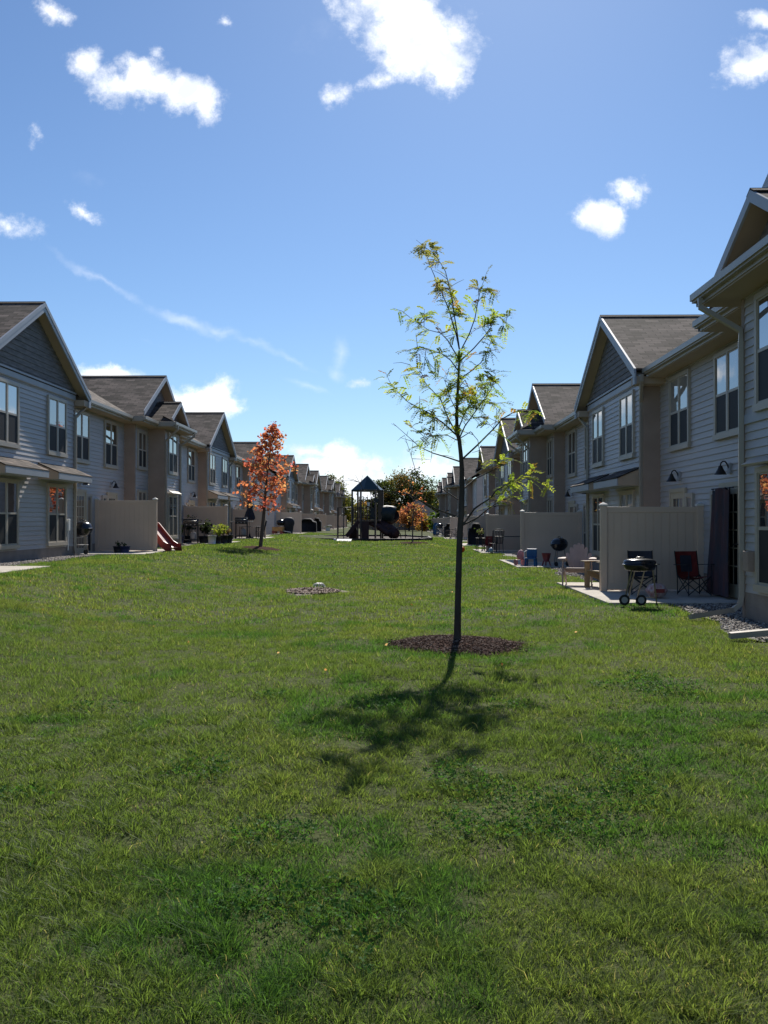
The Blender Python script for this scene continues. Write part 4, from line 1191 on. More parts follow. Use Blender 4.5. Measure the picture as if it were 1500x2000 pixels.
def portable_grill():
    r = empty('charcoal_grill')
    q = MB(); q.lathe((0, 0, .52), [(.0, .02), (.18, .025), (.24, .05), (.262, .10), (.268, .125), (.268, .135), (.0, .135)], 28, 1, .8); q.build('bowl', M['black'], r, True)
    q = MB(); q.lathe((0, 0, .66), [(.270, 0), (.270, .035), (.255, .065), (.21, .083), (.10, .092), (0, .094)], 28, 1, .8); q.build('lid', M['black'], r, True)
    q = MB()
    for x in (-.275, .275): q.tube([(x * .93, -.06, .655), (x, -.06, .655), (x, .06, .655), (x * .93, .06, .655)], .008, 6)
    q.tube([(-.07, -.03, .745), (-.06, -.03, .775), (.06, -.03, .775), (.07, -.03, .745)], .009, 6); q.build('handle', M['chrome'], r, True)
    for (x0, y0, x1, y1, zb) in ((-.17, -.1, -.30, -.15, .09), (.19, -.1, .225, -.18, 0), (-.05, .1, -.13, .2, .07), (.12, .1, .0, .2, .0)):
        q = MB(); q.tube([(x0, y0, .56), (x1, y1, zb)], .0115, 8); q.build('leg', M['chrome'], r, True)
    q = MB(); q.tube([(-.30, -.15, .1), (-.06, -.20, .085)], .007, 6); q.tube([(-.06, -.2, .12), (.22, -.17, .12)], .007, 6); q.build('brace', M['chrome'], r, True)
    for x, y in ((-.315, -.16), (-.055, -.215)):
        q = MB(); q.tube([(x, y - .022, .082), (x, y + .022, .082)], .082, 20); wv_ = q.build('wheel', M['rubber'], r, bevel=.008)
        q = MB(); q.tube([(x, y - .028, .082), (x, y + .028, .082)], .052, 18); hb = q.build('hub_cap', M['grey'], wv_)
    q = MB(); q.tube([(.225, -.18, .02), (.225, -.18, -.0)], .016, 8); q.build('foot', M['rubber'], r)
    return r


def kettle_grill(lid=True):
    r = empty('kettle_grill')
    q = MB(); q.lathe((0, 0, .62), [(.0, -.12), (.10, -.11), (.20, -.05), (.265, .03), (.285, .12), (.29, .125), (0, .125)], 24); q.build('bowl', M['black'], r, True)
    q = MB(); q.lathe((0, 0, .75), [(.295, 0), (.288, .06), (.24, .14), (.15, .19), (.05, .21), (0, .212)], 24); l = q.build('lid', M['black'], r, True)
    q = MB(); q.tube([(-.05, 0, .955), (-.045, 0, 1.0), (.045, 0, 1.0), (.05, 0, .955)], .012, 6); q.build('handle', M['dark'], l, True)
    q = MB(); q.tube([(.10, 0, .955), (.13, 0, .945)], .035, 10); q.build('vent', M['chrome'], l)
    for a in (90, 210, 330):
        c, s = math.cos(R(a)), math.sin(R(a)); q = MB(); q.tube([(c * .17, s * .17, .55), (c * .27, s * .27, .03)], .013, 6); q.build('leg', M['chrome'], r, True)
    q = MB(); q.lathe((0, 0, .26), [(0, 0), (.17, .0), (.18, .02), (0, .015)], 16); q.build('ash_pan', M['grey'], r, True)
    for a in (210, 330):
        c, s = math.cos(R(a)) * .28, math.sin(R(a)) * .28; q = MB(); q.tube([(c - .02, s, .075), (c + .02, s, .075)], .075, 14); q.build('wheel', M['rubber'], r)
    for x in (-1, 1): q = MB(); q.bar((x * .28, -.05, .70), (x * .36, 0, .71), .03, .03); q.bar((x * .36, 0, .71), (x * .28, .05, .70), .03, .03); q.build('side_handle', M['dark'], r)
    return r


def gas_grill():
    r = empty('gas_grill')
    q = MB(); q.box((-.33, -.24, .78), (.33, .24, .93)); q.build('firebox', M['black'], r, bevel=.02)
    q = MB(); q.lathe((0, 0, 0), [(0, 0)], 3)
    q = MB(); n = 9; vs = []; fs = []
    for x in (-.34, .34):
        for k in range(n): a = math.pi * k / (n - 1); vs.append((x, -math.cos(a) * .25, .94 + math.sin(a) ** .7 * .20))
    for k in range(n - 1): fs.append((k, k + 1, n + k + 1, n + k))
    fs += [tuple(range(n)), tuple(range(n, 2 * n))]; q.faces(vs, fs); l = q.build('lid', M['black'], r)
    q = MB(); q.tube([(-.28, -.24, 1.0), (-.28, -.30, 1.02), (.28, -.30, 1.02), (.28, -.24, 1.0)], .014, 8); q.build('handle', M['chrome'], l, True)
    q = MB(); q.box((-.30, -.10, 1.135), (.30, .1, 1.15)); q.build('lid_trim', M['chrome'], l)
    for x in (-1, 1): q = MB(); q.box((x * .35, -.22, .89), (x * .60, .2, .92)); q.build('side_shelf', M['chrome'] if x > 0 else M['grey'], r, bevel=.008)
    q = MB(); q.box((-.32, -.27, .80), (.32, -.245, .90)); cp = q.build('control_panel', M['dark'], r)
    for x in (-.18, 0, .18): q = MB(); q.tube([(x, -.27, .85), (x, -.30, .85)], .028, 10); q.build('knob', M['grey'], cp)
    for x in (-.30, .30):
        for y in (-.18, .18): q = MB(); q.bar((x, y, .78), (x, y, .02), .04, .04); q.build('leg', M['dark'], r)
    q = MB(); q.box((-.31, -.19, .14), (.31, .19, .17)); q.build('bottom_shelf', M['dark'], r)
    q = MB(); q.lathe((.1, 0, .17), [(.0, 0), (.13, .0), (.15, .05), (.15, .26), (.1, .33), (.03, .35), (.03, .40), (0, .4)], 14); q.build('gas_bottle', M['grey'], r, True)
    for y in (-.18, .18): q = MB(); q.tube([(-.34, y, .07), (-.29, y, .07)], .07, 12); q.build('wheel', M['rubber'], r)
    return r


def covered_grill(w, d, h, round_=False):
    r = empty('covered_grill'); q = MB()
    if round_:
        q.lathe((0, 0, 0), [(w * .36, .06), (w * .40, h * .25), (w * .42, h * .42), (w * .50, h * .60), (w * .50, h * .74), (w * .42, h * .90), (w * .22, h * .985), (0, h)], 18)
    else:
        vs = []; fs = []; sec = [(-1, .0), (-.98, .55), (-.96, .72), (-.62, .80), (-.48, .95), (-.3, 1), (.3, 1), (.48, .95), (.62, .80), (.96, .72), (.98, .55), (1, .0)]
        for y, sc2 in ((-.5, .94), (-.42, 1), (.42, 1), (.5, .94)):
            for x, z in sec: vs.append((x * w / 2 * (.97 + .03 * sc2) + random.uniform(-.012, .012), y * d, .05 + z * (h - .05) * (sc2 if z > .5 else 1)))
        m_ = len(sec)
        for i in range(3):
            for k in range(m_ - 1): fs.append((i * m_ + k, i * m_ + k + 1, (i + 1) * m_ + k + 1, (i + 1) * m_ + k))
        fs += [tuple(range(m_)), tuple(range(3 * m_, 4 * m_))]; q.faces(vs, fs)
    q.build('cover', M['cover'], r, smooth=True)
    if round_: q = MB(); q.lathe((0, 0, .01), [(w * .365, 0), (w * .375, .05), (w * .365, .06)], 18); q.build('hem', M['dark'], r)
    else: q = MB(); q.box((-w / 2 - .004, -d / 2 - .004, .02), (w / 2 + .004, d / 2 + .004, .07)); q.build('hem', M['dark'], r)
    for x in (-w * .3, w * .3):
        for y in ((-.12, .12) if not round_ else (0,)): q = MB(); q.tube([(x, y - .02, .045), (x, y + .02, .045)], .045, 10); q.build('wheel', M['rubber'], r)
    return r


def camp_chair(m_back, m_panel=None):
    r = empty('folding_chair'); w = .47
    def cloth(rows, name, mt, parent):
        vs = []; fs = []; n = 7
        for (y, z, sag) in rows:
            for k in range(n):
                t = k / (n - 1); vs.append((-w / 2 + w * t, y + sag * math.sin(math.pi * t), z - (.06 * math.sin(math.pi * t) if name == 'seat' else 0)))
        m2_ = len(vs)
        vs += [(x, y + .008, z - .004) for x, y, z in vs]
        for i in range(len(rows) - 1):
            for k in range(n - 1):
                a = i * n + k; fs.append((a, a + 1, a + n + 1, a + n)); fs.append((a + m2_, a + 1 + m2_, a + n + 1 + m2_, a + n + m2_))
        q = MB(); q.faces(vs, fs); return q.build(name, mt, parent, smooth=True)
    b = cloth([(.20, .36, .05), (.245, .55, .06), (.28, .72, .06), (.31, .86, .03)], 'backrest', m_back, r)
    cloth([(-.22, .42, 0), (-.1, .39, 0), (.08, .37, 0), (.2, .36, 0)], 'seat', m_back, r)
    if m_panel:
        q = MB(); vs = [(x, y, z) for (y, z) in ((.262, .46), (.313, .78)) for x in (-.12, -.04, .04, .12)]; q.faces(vs, [(0, 1, 5, 4), (1, 2, 6, 5), (2, 3, 7, 6)]); q.build('back_panel', m_panel, b)
    for x in (-1, 1):
        q = MB(); q.tube([(x * w / 2, .31, .87), (x * w / 2, .2, .36), (x * w / 2, .19, .02)], .011, 6); q.build('back_post', M['dark'], r, True)
        q = MB(); q.tube([(x * w / 2, -.23, .02), (x * w / 2, -.24, .62)], .011, 6); q.build('front_post', M['dark'], r, True)
        q = MB(); q.bar((x * (w / 2 + .02), -.27, .625), (x * (w / 2 + .02), .25, .60), .07, .014); q.build('armrest', M['dark'], r)
        q = MB(); q.tube([(x * w / 2, -.23, .05), (x * w / 2, .19, .40)], .009, 6); q.tube([(x * w / 2, .19, .05), (x * w / 2, -.23, .40)], .009, 6); q.build('side_brace', M['dark'], r)
    for y in (-.24, .2):
        q = MB(); q.tube([(-w / 2, y, .04), (w / 2, y, .40)], .009, 6); q.tube([(w / 2, y + .02, .04), (-w / 2, y + .02, .40)], .009, 6); q.build('cross_brace', M['dark'], r)
    return r


def adirondack(mt):
    r = empty('adirondack_chair')
    fan = [(-.24, .68), (-.16, .80), (-.08, .87), (0, .895), (.08, .87), (.16, .80), (.24, .68)]
    for i, (x, h) in enumerate(fan):
        q = MB(); t = x * .55; zb = .28; yb, yt = .18, .44
        p = lambda xx, z: (xx, yb + (yt - yb) * (z - zb) / .62, z)
        w0, w1 = .042, .046
        vs = [p(t - w0 * .8, zb), p(t + w0 * .8, zb), p(x + w1 * .82, h - .04), p(x + w1 * .4, h), p(x - w1 * .4, h), p(x - w1 * .82, h - .04)]
        vs2 = [(a, b + .022, c) for a, b, c in vs]; n = 6
        q.faces(vs + vs2, [tuple(range(6)), tuple(range(6, 12))] + [(k, (k + 1) % n, n + (k + 1) % n, n + k) for k in range(n)])
        q.build('back_slat', mt, r, bevel=.003)
    for i in range(5): y = -.30 + i * .105; z = .375 - .1 * (i / 4); q = MB(); q.box((-.265, y, z - .011), (.265, y + .095, z + .011)); q.build('seat_slat', mt, r, bevel=.004)
    for x in (-1, 1):
        q = MB(); q.box((x * .30 - .012, -.33, .0), (x * .30 + .012, -.20, .56)); q.build('front_leg', mt, r, bevel=.004)
        q = MB(); q.bar((x * .275, -.30, .34), (x * .275, .48, .05), .024, .11, (0, 0, 1)); q.build('rear_leg', mt, r, bevel=.004)
        q = MB(); q.faces([(x * .24, -.38, .565), (x * .40, -.38, .565), (x * .40, -.05, .565), (x * .34, .36, .565), (x * .26, .36, .565), (x * .24, -.38, .588), (x * .40, -.38, .588), (x * .40, -.05, .588), (x * .34, .36, .588), (x * .26, .36, .588)],
                          [(0, 1, 2, 3, 4), (5, 6, 7, 8, 9), (0, 1, 6, 5), (1, 2, 7, 6), (2, 3, 8, 7), (3, 4, 9, 8), (4, 0, 5, 9)]); q.build('armrest', mt, r, bevel=.004)
    q = MB(); q.box((-.30, .30, .5), (.30, .325, .56)); q.build('back_rail', mt, r)
    return r


def slat_chair():
    r = empty('patio_chair'); mt = M['dark']
    for i in range(7): x = -.21 + i * .07; q = MB(); q.bar((x, .22, .42), (x * 1.08, .34, 1.02), .035, .014, (0, 1, 0)); q.build('back_slat', mt, r)
    q = MB(); q.tube([(-.26, .20, .40), (-.28, .35, 1.0), (-.18, .36, 1.06), (0, .365, 1.08), (.18, .36, 1.06), (.28, .35, 1.0), (.26, .20, .40)], .016, 8); q.build('back_frame', mt, r, True)
    q = MB()
    for i in range(6): q.box((-.25, -.24 + i * .075, .40), (.25, -.18 + i * .075, .418))
    q.build('seat', mt, r)
    for x in (-1, 1):
        q = MB(); q.tube([(x * .26, -.25, 0), (x * .26, -.25, .64), (x * .265, .25, .66)], .015, 6); q.build('front_leg', mt, r, True)
        q = MB(); q.tube([(x * .26, .21, .42), (x * .26, .28, 0)], .015, 6); q.build('rear_leg', mt, r, True)
    return r


def table(w, d, h, name='patio_table', mt='dark'):
    r = empty(name); q = MB(); q.box((-w / 2, -d / 2, h - .03), (w / 2, d / 2, h)); q.build('table_top', M[mt], r, bevel=.008)
    for x in (-1, 1):
        for y in (-1, 1): q = MB(); q.bar((x * (w / 2 - .05), y * (d / 2 - .05), h - .03), (x * (w / 2 - .04), y * (d / 2 - .04), 0), .035, .035); q.build('leg', M['dark'], r)
    return r


def pot(r0, r1, h, mt, plant=None, ph=.4, n=60, size=.09, seed=1, name='flower_pot'):
    r = empty(name); q = MB(); q.lathe((0, 0, 0), [(r0, 0), (r1, h), (r1 + .015, h), (r1 + .015, h + .025), (r1 - .015, h + .025), (r1 - .02, h - .03), (0, h - .03)], 18); q.build('pot', M[mt], r, True)
    if plant:
        g = np.random.default_rng(seed); c = MB(); P = []
        for i in range(14):
            a = g.uniform(0, 6.28); sp = g.uniform(.2, 1) * ph * .6; e = Vector((math.cos(a) * sp, math.sin(a) * sp, h + ph * g.uniform(.5, 1)))
            c.tube([(0, 0, h - .03), (e.x * .4, e.y * .4, h + (e.z - h) * .6), tuple(e)], [.006, .005, .002], 4)
            for k in range(n // 14): t = g.uniform(.45, 1.05); P.append((e.x * t + g.normal() * .04, e.y * t + g.normal() * .04, h + (e.z - h) * t + g.normal() * .03))
        c.build('stems', M['barkmaple'], r)
        P = np.array(P); cc = np.array(plant)[g.integers(0, len(plant), len(P))] * g.uniform(.7, 1.3, len(P))[:, None]
        V, Fq, cl = leaf_quads(P, size, cc, .1, .6); np_obj('leaves', V, Fq, M['leaf'], cl, parent=r)
    return r


def bicycle(mt):
    r = empty('bicycle'); Rw = .33
    def ring(cx):
        q = MB(); n = 24; P = [(cx + Rw * math.cos(2 * math.pi * k / n), 0, Rw + Rw * math.sin(2 * math.pi * k / n)) for k in range(n + 1)]; q.tube(P, .022, 6); w_ = q.build('wheel', M['rubber'], r, True)
        q = MB()
        for k in range(10): a = 2 * math.pi * k / 10; q.tube([(cx, 0, Rw), (cx + Rw * math.cos(a), 0, Rw + Rw * math.sin(a))], .003, 3)
        q.build('spokes', M['chrome'], w_)
    ring(-.52); ring(.52)
    q = MB(); bb, seat, head = (-.08, 0, .29), (-.22, 0, .80), (.36, 0, .78)
    for a, b in ((bb, seat), (bb, head), ((-.18, 0, .70), head), ((-.52, 0, .33), bb), ((-.52, 0, .33), (-.2, 0, .72)), (head, (.52, 0, .33))): q.tube([a, b], .018, 6)
    q.build('frame', M[mt], r, True)
    q = MB(); q.tube([(.36, 0, .78), (.33, 0, .92)], .014, 6); q.tube([(.24, -.27, .95), (.33, -.12, .93), (.33, .12, .93), (.24, .27, .95)], .013, 6); q.build('handlebar', M['chrome'], r, True)
    q = MB(); q.lathe((-.24, 0, .82), [(0, 0), (.12, .01), (.13, .03), (.08, .05), (0, .055)], 12, 1.2, .6); q.build('saddle', M['dark'], r, True)
    q = MB(); q.tube([(-.08, -.09, .20), (-.08, .09, .38)], .012, 6); q.build('pedal', M['dark'], r)
    return r


ZR, ZL = .035, .45
def gp(px, d, z): p = at(px, 1000, d); return (p.x, d, z)
# ---- right row, near patio
place(portable_grill(), gp(1247, 16.45, ZR), 4, 'small black charcoal grill on thin metal legs with two wheels', 'grill', sc_=1.06)
place(camp_chair(M['navy']), gp(1252, 18.35, ZR), -6, 'dark folding camp chair behind the charcoal grill', 'chair', 'folding camp chairs')
place(camp_chair(M['redcan'], M['navy']), gp(1351, 18.2, ZR), 12, 'red folding camp chair with a dark back panel', 'chair', 'folding camp chairs')
place(adirondack(M['pinkwood']), gp(1127, 21.2, ZR), -14, 'pinkish adirondack chair facing the lawn, complete in view', 'chair', 'adirondack chairs', 1.06)
place(adirondack(M['tanwood']), gp(1180, 20.3, ZR), -70, 'tan adirondack chair half hidden by the fence post', 'chair', 'adirondack chairs', 1.0)
b = empty('charcoal_bag'); q = MB(); vs = []; fs = []; nx_, ny_ = 9, 6
for j in range(ny_):
    for i in range(nx_):
        u, v = i / (nx_ - 1) * 2 - 1, j / (ny_ - 1) * 2 - 1; t = (1 - u ** 4) * (1 - v ** 4); vs.append((u * .26, v * .17, .10 + .10 * t * (.8 + .2 * random.random())))
for j in range(ny_):
    for i in range(nx_):
        u, v = i / (nx_ - 1) * 2 - 1, j / (ny_ - 1) * 2 - 1; t = (1 - u ** 4) * (1 - v ** 4); vs.append((u * .26, v * .17, .10 - .10 * t))
o_ = nx_ * ny_
for j in range(ny_ - 1):
    for i in range(nx_ - 1): a = j * nx_ + i; fs += [(a, a + 1, a + nx_ + 1, a + nx_), (a + o_, a + 1 + o_, a + nx_ + 1 + o_, a + nx_ + o_)]
q.faces(vs, fs); q.build('sack', M['bag'], b, smooth=True)
q = MB(); q.box((-.14, -.1725, .075), (.14, -.165, .125)); q.build('label_band', M['redplast'], b)
place(b, gp(1279, 17.7, ZR), 8, 'red and white charcoal bag slumped below the dark camp chair', 'bag'); b.scale = (.72, .85, 1.45)
ct = empty('curtain'); q = MB(); n = 40; vs = []; fs = []
for z in (0.08, .6, 1.2, 1.8, 2.1):
    for k in range(n + 1):
        t = k / n; vs.append((XR - .17 - .035 * math.sin(t * 34 + z) - .03 * math.sin(t * 13) - .05 * (2.1 - z) * .5, 17.35 + t * (1.16 - .1 * z / 2.1) + .02 * math.sin(z * 3), z + (0.03 * math.sin(t * 40) if z > 2 else 0)))
nb = len(vs); vs += [(x + .012, y, z) for x, y, z in vs]
for i in range(4):
    for k in range(n): a = i * (n + 1) + k; fs += [(a, a + 1, a + n + 2, a + n + 1), (a + nb, a + 1 + nb, a + n + 2 + nb, a + n + 1 + nb)]
q.faces(vs, fs)
cm_ = mat('dyed_cloth', (.045, .055, .075), .9, 0, 3.2, .3, 60, c2=(.12, .06, .065), stretch=(1, 3, .5))
ct.location = (XR - .2, 17.9, 0); q.build('cloth', cm_, ct, smooth=True)
q = MB(); q.tube([(XR - .14, 17.3, 2.12), (XR - .14, 18.5, 2.12)], .014, 8); q.build('rod', M['dark'], ct)
tag(ct, 'dark dyed curtain hanging over the door beside the downspout', 'curtain')
# ---- right row, second patio
def toy_chair(mt):
    r = empty('toy_chair'); q = MB(); q.box((-.17, -.15, .22), (.17, .15, .26)); q.build('seat', M[mt], r, bevel=.015)
    q = MB(); q.box((-.17, .13, .26), (.17, .17, .55)); q.build('backrest', M[mt], r, bevel=.02)
    for x in (-.14, .14):
        for y in (-.12, .13): q = MB(); q.bar((x, y, .23), (x * 1.12, y * 1.12, 0), .045, .045); q.build('leg', M[mt], r)
    return r
place(toy_chair('blueplast'), gp(1036, 30.3, ZR), -20, 'blue plastic toy chair between the pink toy and the red bucket', 'chair')
t = empty('toy_trike'); q = MB(); q.lathe((0, 0, .2), [(0, -.02), (.12, 0), (.15, .1), (.10, .24), (.05, .3), (0, .31)], 12); q.build('body', M['pinkplast'], t, True)
for x, y in ((-.14, .1), (.14, .1), (0, -.2)): q = MB(); q.tube([(x - .025, y, .1), (x + .025, y, .1)], .1, 14); q.build('wheel', M['pinkplast'], t)
q = MB(); q.tube([(-.14, -.18, .5), (0, -.2, .45), (.14, -.18, .5)], .015, 6); q.tube([(0, -.2, .1), (0, -.2, .46)], .02, 6); q.build('handlebar', M['white'], t)
place(t, gp(1017, 30.6, ZR), 25, 'pink toy trike at the foot of the second right fence post', 'toy')
t = empty('toy_bucket'); q = MB(); q.lathe((0, 0, .12), [(.08, 0), (.14, .24), (.15, .25), (.13, .25), (.075, .02), (0, .02)], 16); q.build('tub', M['redplast'], t, True)
for x in (-.08, .08): q = MB(); q.bar((x, 0, .14), (x * 1.5, -.02, 0), .03, .03); q.build('leg', M['redplast'], t)
q = MB(); q.bar((0, .06, .14), (0, .1, 0), .03, .03); q.build('leg', M['redplast'], t)
place(t, gp(1066, 30.4, ZR), 0, 'red plastic toy tub standing on short legs', 'toy', sc_=1.1)
place(kettle_grill(), gp(1091, 30.2, ZR), 30, 'dark kettle grill at the house end of the toy patio', 'grill', 'kettle grills', .95)
# ---- right row, third patio
place(slat_chair(), gp(968, 43.2, ZR), 195, 'black slatted patio chair at the third right patio', 'chair')
place(table(1.5, .9, .74), gp(997, 43.8, ZR), 0, 'dark patio table right of the slatted chair', 'table')
rb = camp_chair(M['redcan']); place(rb, gp(951, 44.0, ZR), -30, 'red cloth folding chair left of the slatted chair', 'chair', 'folding camp chairs', .85)
t = empty('ball'); q = MB(); q.lathe((0, 0, 0), [(.12 * math.sin(math.pi * k / 10), .12 - .12 * math.cos(math.pi * k / 10)) for k in range(11)], 18); q.build('sphere', mat('ball_two_tone', (.03, .22, .38), .5, 0, 5, c2=(.75, .76, .78)), t, True)
q = MB(); q.tube([(.121 * math.cos(a / 3.8197), .121 * math.sin(a / 3.8197), .12) for a in range(25)], .004, 4); q.build('seam', M['white'], t); place(t, gp(959, 42.4, ZR), 0, 'white and blue ball beside the slatted chair', 'ball')
st_ = table(.42, .42, .62, 'side_table'); place(st_, gp(938, 45.8, ZR), 10, 'small tall side table at the end of the third right patio', 'table')
pl = pot(.07, .10, .14, 'dark', [(.06, .09, .03), (.22, .2, .16)], .36, 84, .10, 5); place(pl, (at(938, 1000, 45.8).x, 45.8, ZR + .62), 0, 'leafy pot standing on the small side table', 'plant')
place(covered_grill(.95, .62, 1.35), gp(929, 56.9, ZR), 0, 'tall black covered grill beside the fourth right fence', 'grill', 'covered grills')
t = empty('ball'); q = MB(); q.lathe((0, 0, 0), [(.14 * math.sin(math.pi * k / 10), .14 - .14 * math.cos(math.pi * k / 10)) for k in range(11)], 18); q.build('sphere', M['orange'], t, True)
bp_ = at(902, 1077, 43.5); q = MB(); q.tube([(.142 * math.cos(a / 3.8197), .142 * math.sin(a / 3.8197), .14) for a in range(25)], .004, 4); q.build('seam', M['redplast'], t)
place(t, (bp_.x, 43.5, float(gz(bp_.x, 43.5)) + .02), 0, 'small orange ball lying on the lawn right of the thin trunk', 'ball')
# ---- right far row
place(bicycle('dark'), gp(886, 76.3, ZR), 200, 'dark bicycle before the nearest far right fence', 'bicycle', 'bicycles by the far right row')
place(bicycle('chrome'), gp(861, 89.0, ZR), 205, 'pale bicycle, farther of the two, beside the blue toy board', 'bicycle', 'bicycles by the far right row')
t = empty('toy_board'); q = MB(); q.lathe((0, 0, 0), [(.0, 0)], 3); q = MB(); vs = [(x, y, z) for y in (-.06, .06) for x, z in ((-.28, .05), (.28, .05), (.31, .5), (.28, 1.0), (.16, 1.2), (0, 1.26), (-.16, 1.2), (-.28, 1.0), (-.31, .5))]
q.faces(vs, [tuple(range(9)), tuple(range(9, 18))] + [(k, (k + 1) % 9, 9 + (k + 1) % 9, 9 + k) for k in range(9)]); q.build('board', M['blueplast'], t, bevel=.015)
q = MB(); q.box((-.3, -.16, 0), (.3, .16, .06)); q.build('foot', M['dark'], t)
place(t, gp(851.5, 95, ZR), 0, 'upright blue toy board on the far right patios', 'toy')
place(kettle_grill(), gp(858.5, 92.6, ZR), 0, 'dark kettle grill next to the blue toy board', 'grill', 'kettle grills', 1.25)
place(covered_grill(.8, .55, 1.25), gp(876, 82.5, ZR), 0, 'black covered grill behind the dark bicycle', 'grill', 'covered grills')

# ---- left row, nearest patio
place(kettle_grill(), gp(157, 28.9, ZL), -20, 'black kettle grill standing beside the left door', 'grill', 'kettle grills', 1.08)
for x, lb, mt in ((229, 'low dark planter box at the foot of the near left fence', 'dark'), (241, 'dark planter tub right next to the low planter box', 'bluetub')):
    o = pot(.14, .17, .18, mt, [(.03, .05, .02)], .12, 30, .07, int(x), 'planter'); place(o, gp(x, 30.6, ZL), 0, lb, 'planter', 'dark planters')
s = empty('toy_slide'); q = MB()
prof = [(-.75, .10), (-.62, .10), (-.45, .18), (.15, .74), (.35, .80)]
for i in range(4): a, b = prof[i], prof[i + 1]; q.bar((0, a[0], a[1]), (0, b[0], b[1]), .40, .025)
q.build('chute', M['redplast'], s)
for x in (-1, 1):
    q = MB(); P = [(y, z + .13) for y, z in prof]; Bt = [(-.78, 0), (-.55, 0), (-.38, .10), (.2, .62), (.35, .68)]
    vs = [(x * .21, y, z) for y, z in P + Bt[::-1]]; vs2 = [(x * .245, y, z) for y, z in P + Bt[::-1]]; n = len(vs)
    q.faces(vs + vs2, [(0, 1, 8, 9), (1, 2, 7, 8), (2, 3, 6, 7), (3, 4, 5, 6), (10, 11, 18, 19), (11, 12, 17, 18), (12, 13, 16, 17), (13, 14, 15, 16)] + [(k, (k + 1) % n, n + (k + 1) % n, n + k) for k in range(n)])
    q.build('side_rail', M['redplast'], s)
    q = MB(); q.bar((x * .23, .42, 0), (x * .23, .36, 1.25), .05, .05); q.build('post', M['taupe'], s)
for k in range(3): q = MB(); q.box((-.22, .38 + .03 * (2 - k), .2 + k * .2), (.22, .46 + .03 * (2 - k), .235 + k * .2)); q.build('ladder_step', M['redplast'], s)
place(s, gp(306, 32.55, ZL), 62, 'red plastic toddler slide sticking out past the near left fence', 'slide', sc_=1.12)
# ---- left row, second patio
place(gas_grill(), gp(372, 43.0, ZL), 8, 'open gas grill with side shelves beside the flower pots', 'grill', 'gas grills', 1.02)
GRN = [(.05, .08, .02), (.07, .11, .03)]; YG = [(.22, .23, .05), (.16, .20, .04), (.10, .14, .03)]
place(pot(.22, .28, .3, 'bluetub', GRN, .45, 110, .10, 21), gp(346, 42.3, ZL), 0, 'blue tub with green plants left of the gas grill', 'plant', 'potted plants of the second left patio')
place(pot(.16, .19, .36, 'white', None, name='bucket'), gp(413, 42.0, ZL), 0, 'white bucket in front of the second left fence', 'bucket')
place(pot(.15, .19, .28, 'dark', YG, .50, 150, .12, 22), gp(423, 42.4, ZL), 0, 'pot of yellow-green leaves right of the white bucket', 'plant', 'potted plants of the second left patio')
place(pot(.18, .23, .34, 'dark', YG, .55, 170, .12, 23), gp(435, 43.0, ZL), 0, 'taller pot of yellow-green leaves at the fence end', 'plant', 'potted plants of the second left patio')
place(pot(.17, .22, .36, 'dark', [(.10, .07, .04), (.14, .10, .04)], .34, 90, .10, 24), gp(445, 43.4, ZL), 0, 'dark pot with browning leaves beside the lawn', 'plant', 'potted plants of the second left patio')
place(pot(.22, .27, .3, 'dark', [(.02, .03, .016), (.026, .036, .02)], .75, 520, .10, 25, 'shrub'), gp(398, 43.6, ZL), 0, 'dark bushy shrub between gas grill and white bucket', 'shrub')
place(pot(.16, .20, .3, 'dark', [(.02, .028, .016)], 1.1, 330, .10, 26, 'shrub'), gp(366, 44.4, ZL), 0, 'dark plant rising behind the open gas grill', 'shrub')
# ---- left row, third patio
place(gas_grill(), gp(471, 54.9, ZL), 5, 'dark gas grill next to the folded umbrella', 'grill', 'gas grills', 1.1)
u = empty('patio_umbrella'); q = MB(); q.tube([(0, 0, 0), (0, 0, 2.55)], .02, 8); q.build('pole', M['dark'], u, True)
q = MB(); vs = []; fs = []; n = 16
for z, r_ in ((1.12, .27), (1.3, .27), (1.72, .15), (1.80, .12), (1.9, .16), (2.2, .11), (2.48, .03)):
    for k in range(n): rr_ = r_ * (1 + .22 * math.cos(k * math.pi)); a = 2 * math.pi * k / n; vs.append((rr_ * math.cos(a), rr_ * math.sin(a), z + (.05 * math.cos(k * math.pi) if z < 1.2 else 0)))
for i in range(6):
    for k in range(n): fs.append((i * n + k, i * n + (k + 1) % n, (i + 1) * n + (k + 1) % n, (i + 1) * n + k))
q.faces(vs, fs); q.build('canopy', M['navy'], u)
q = MB(); q.lathe((0, 0, 0), [(.24, 0), (.24, .05), (.08, .09), (.03, .3), (0, .3)], 14); q.build('base', M['dark'], u, True)
place(u, gp(487, 56.0, ZL), 0, 'closed dark patio umbrella behind the left maple', 'umbrella')
place(table(1.1, .8, .72), gp(486, 55.6, ZL), 0, 'dark table under the closed umbrella', 'table')
place(slat_chair(), gp(508, 55.6, ZL), -75, 'dark slatted chair beside the table under the umbrella', 'chair')
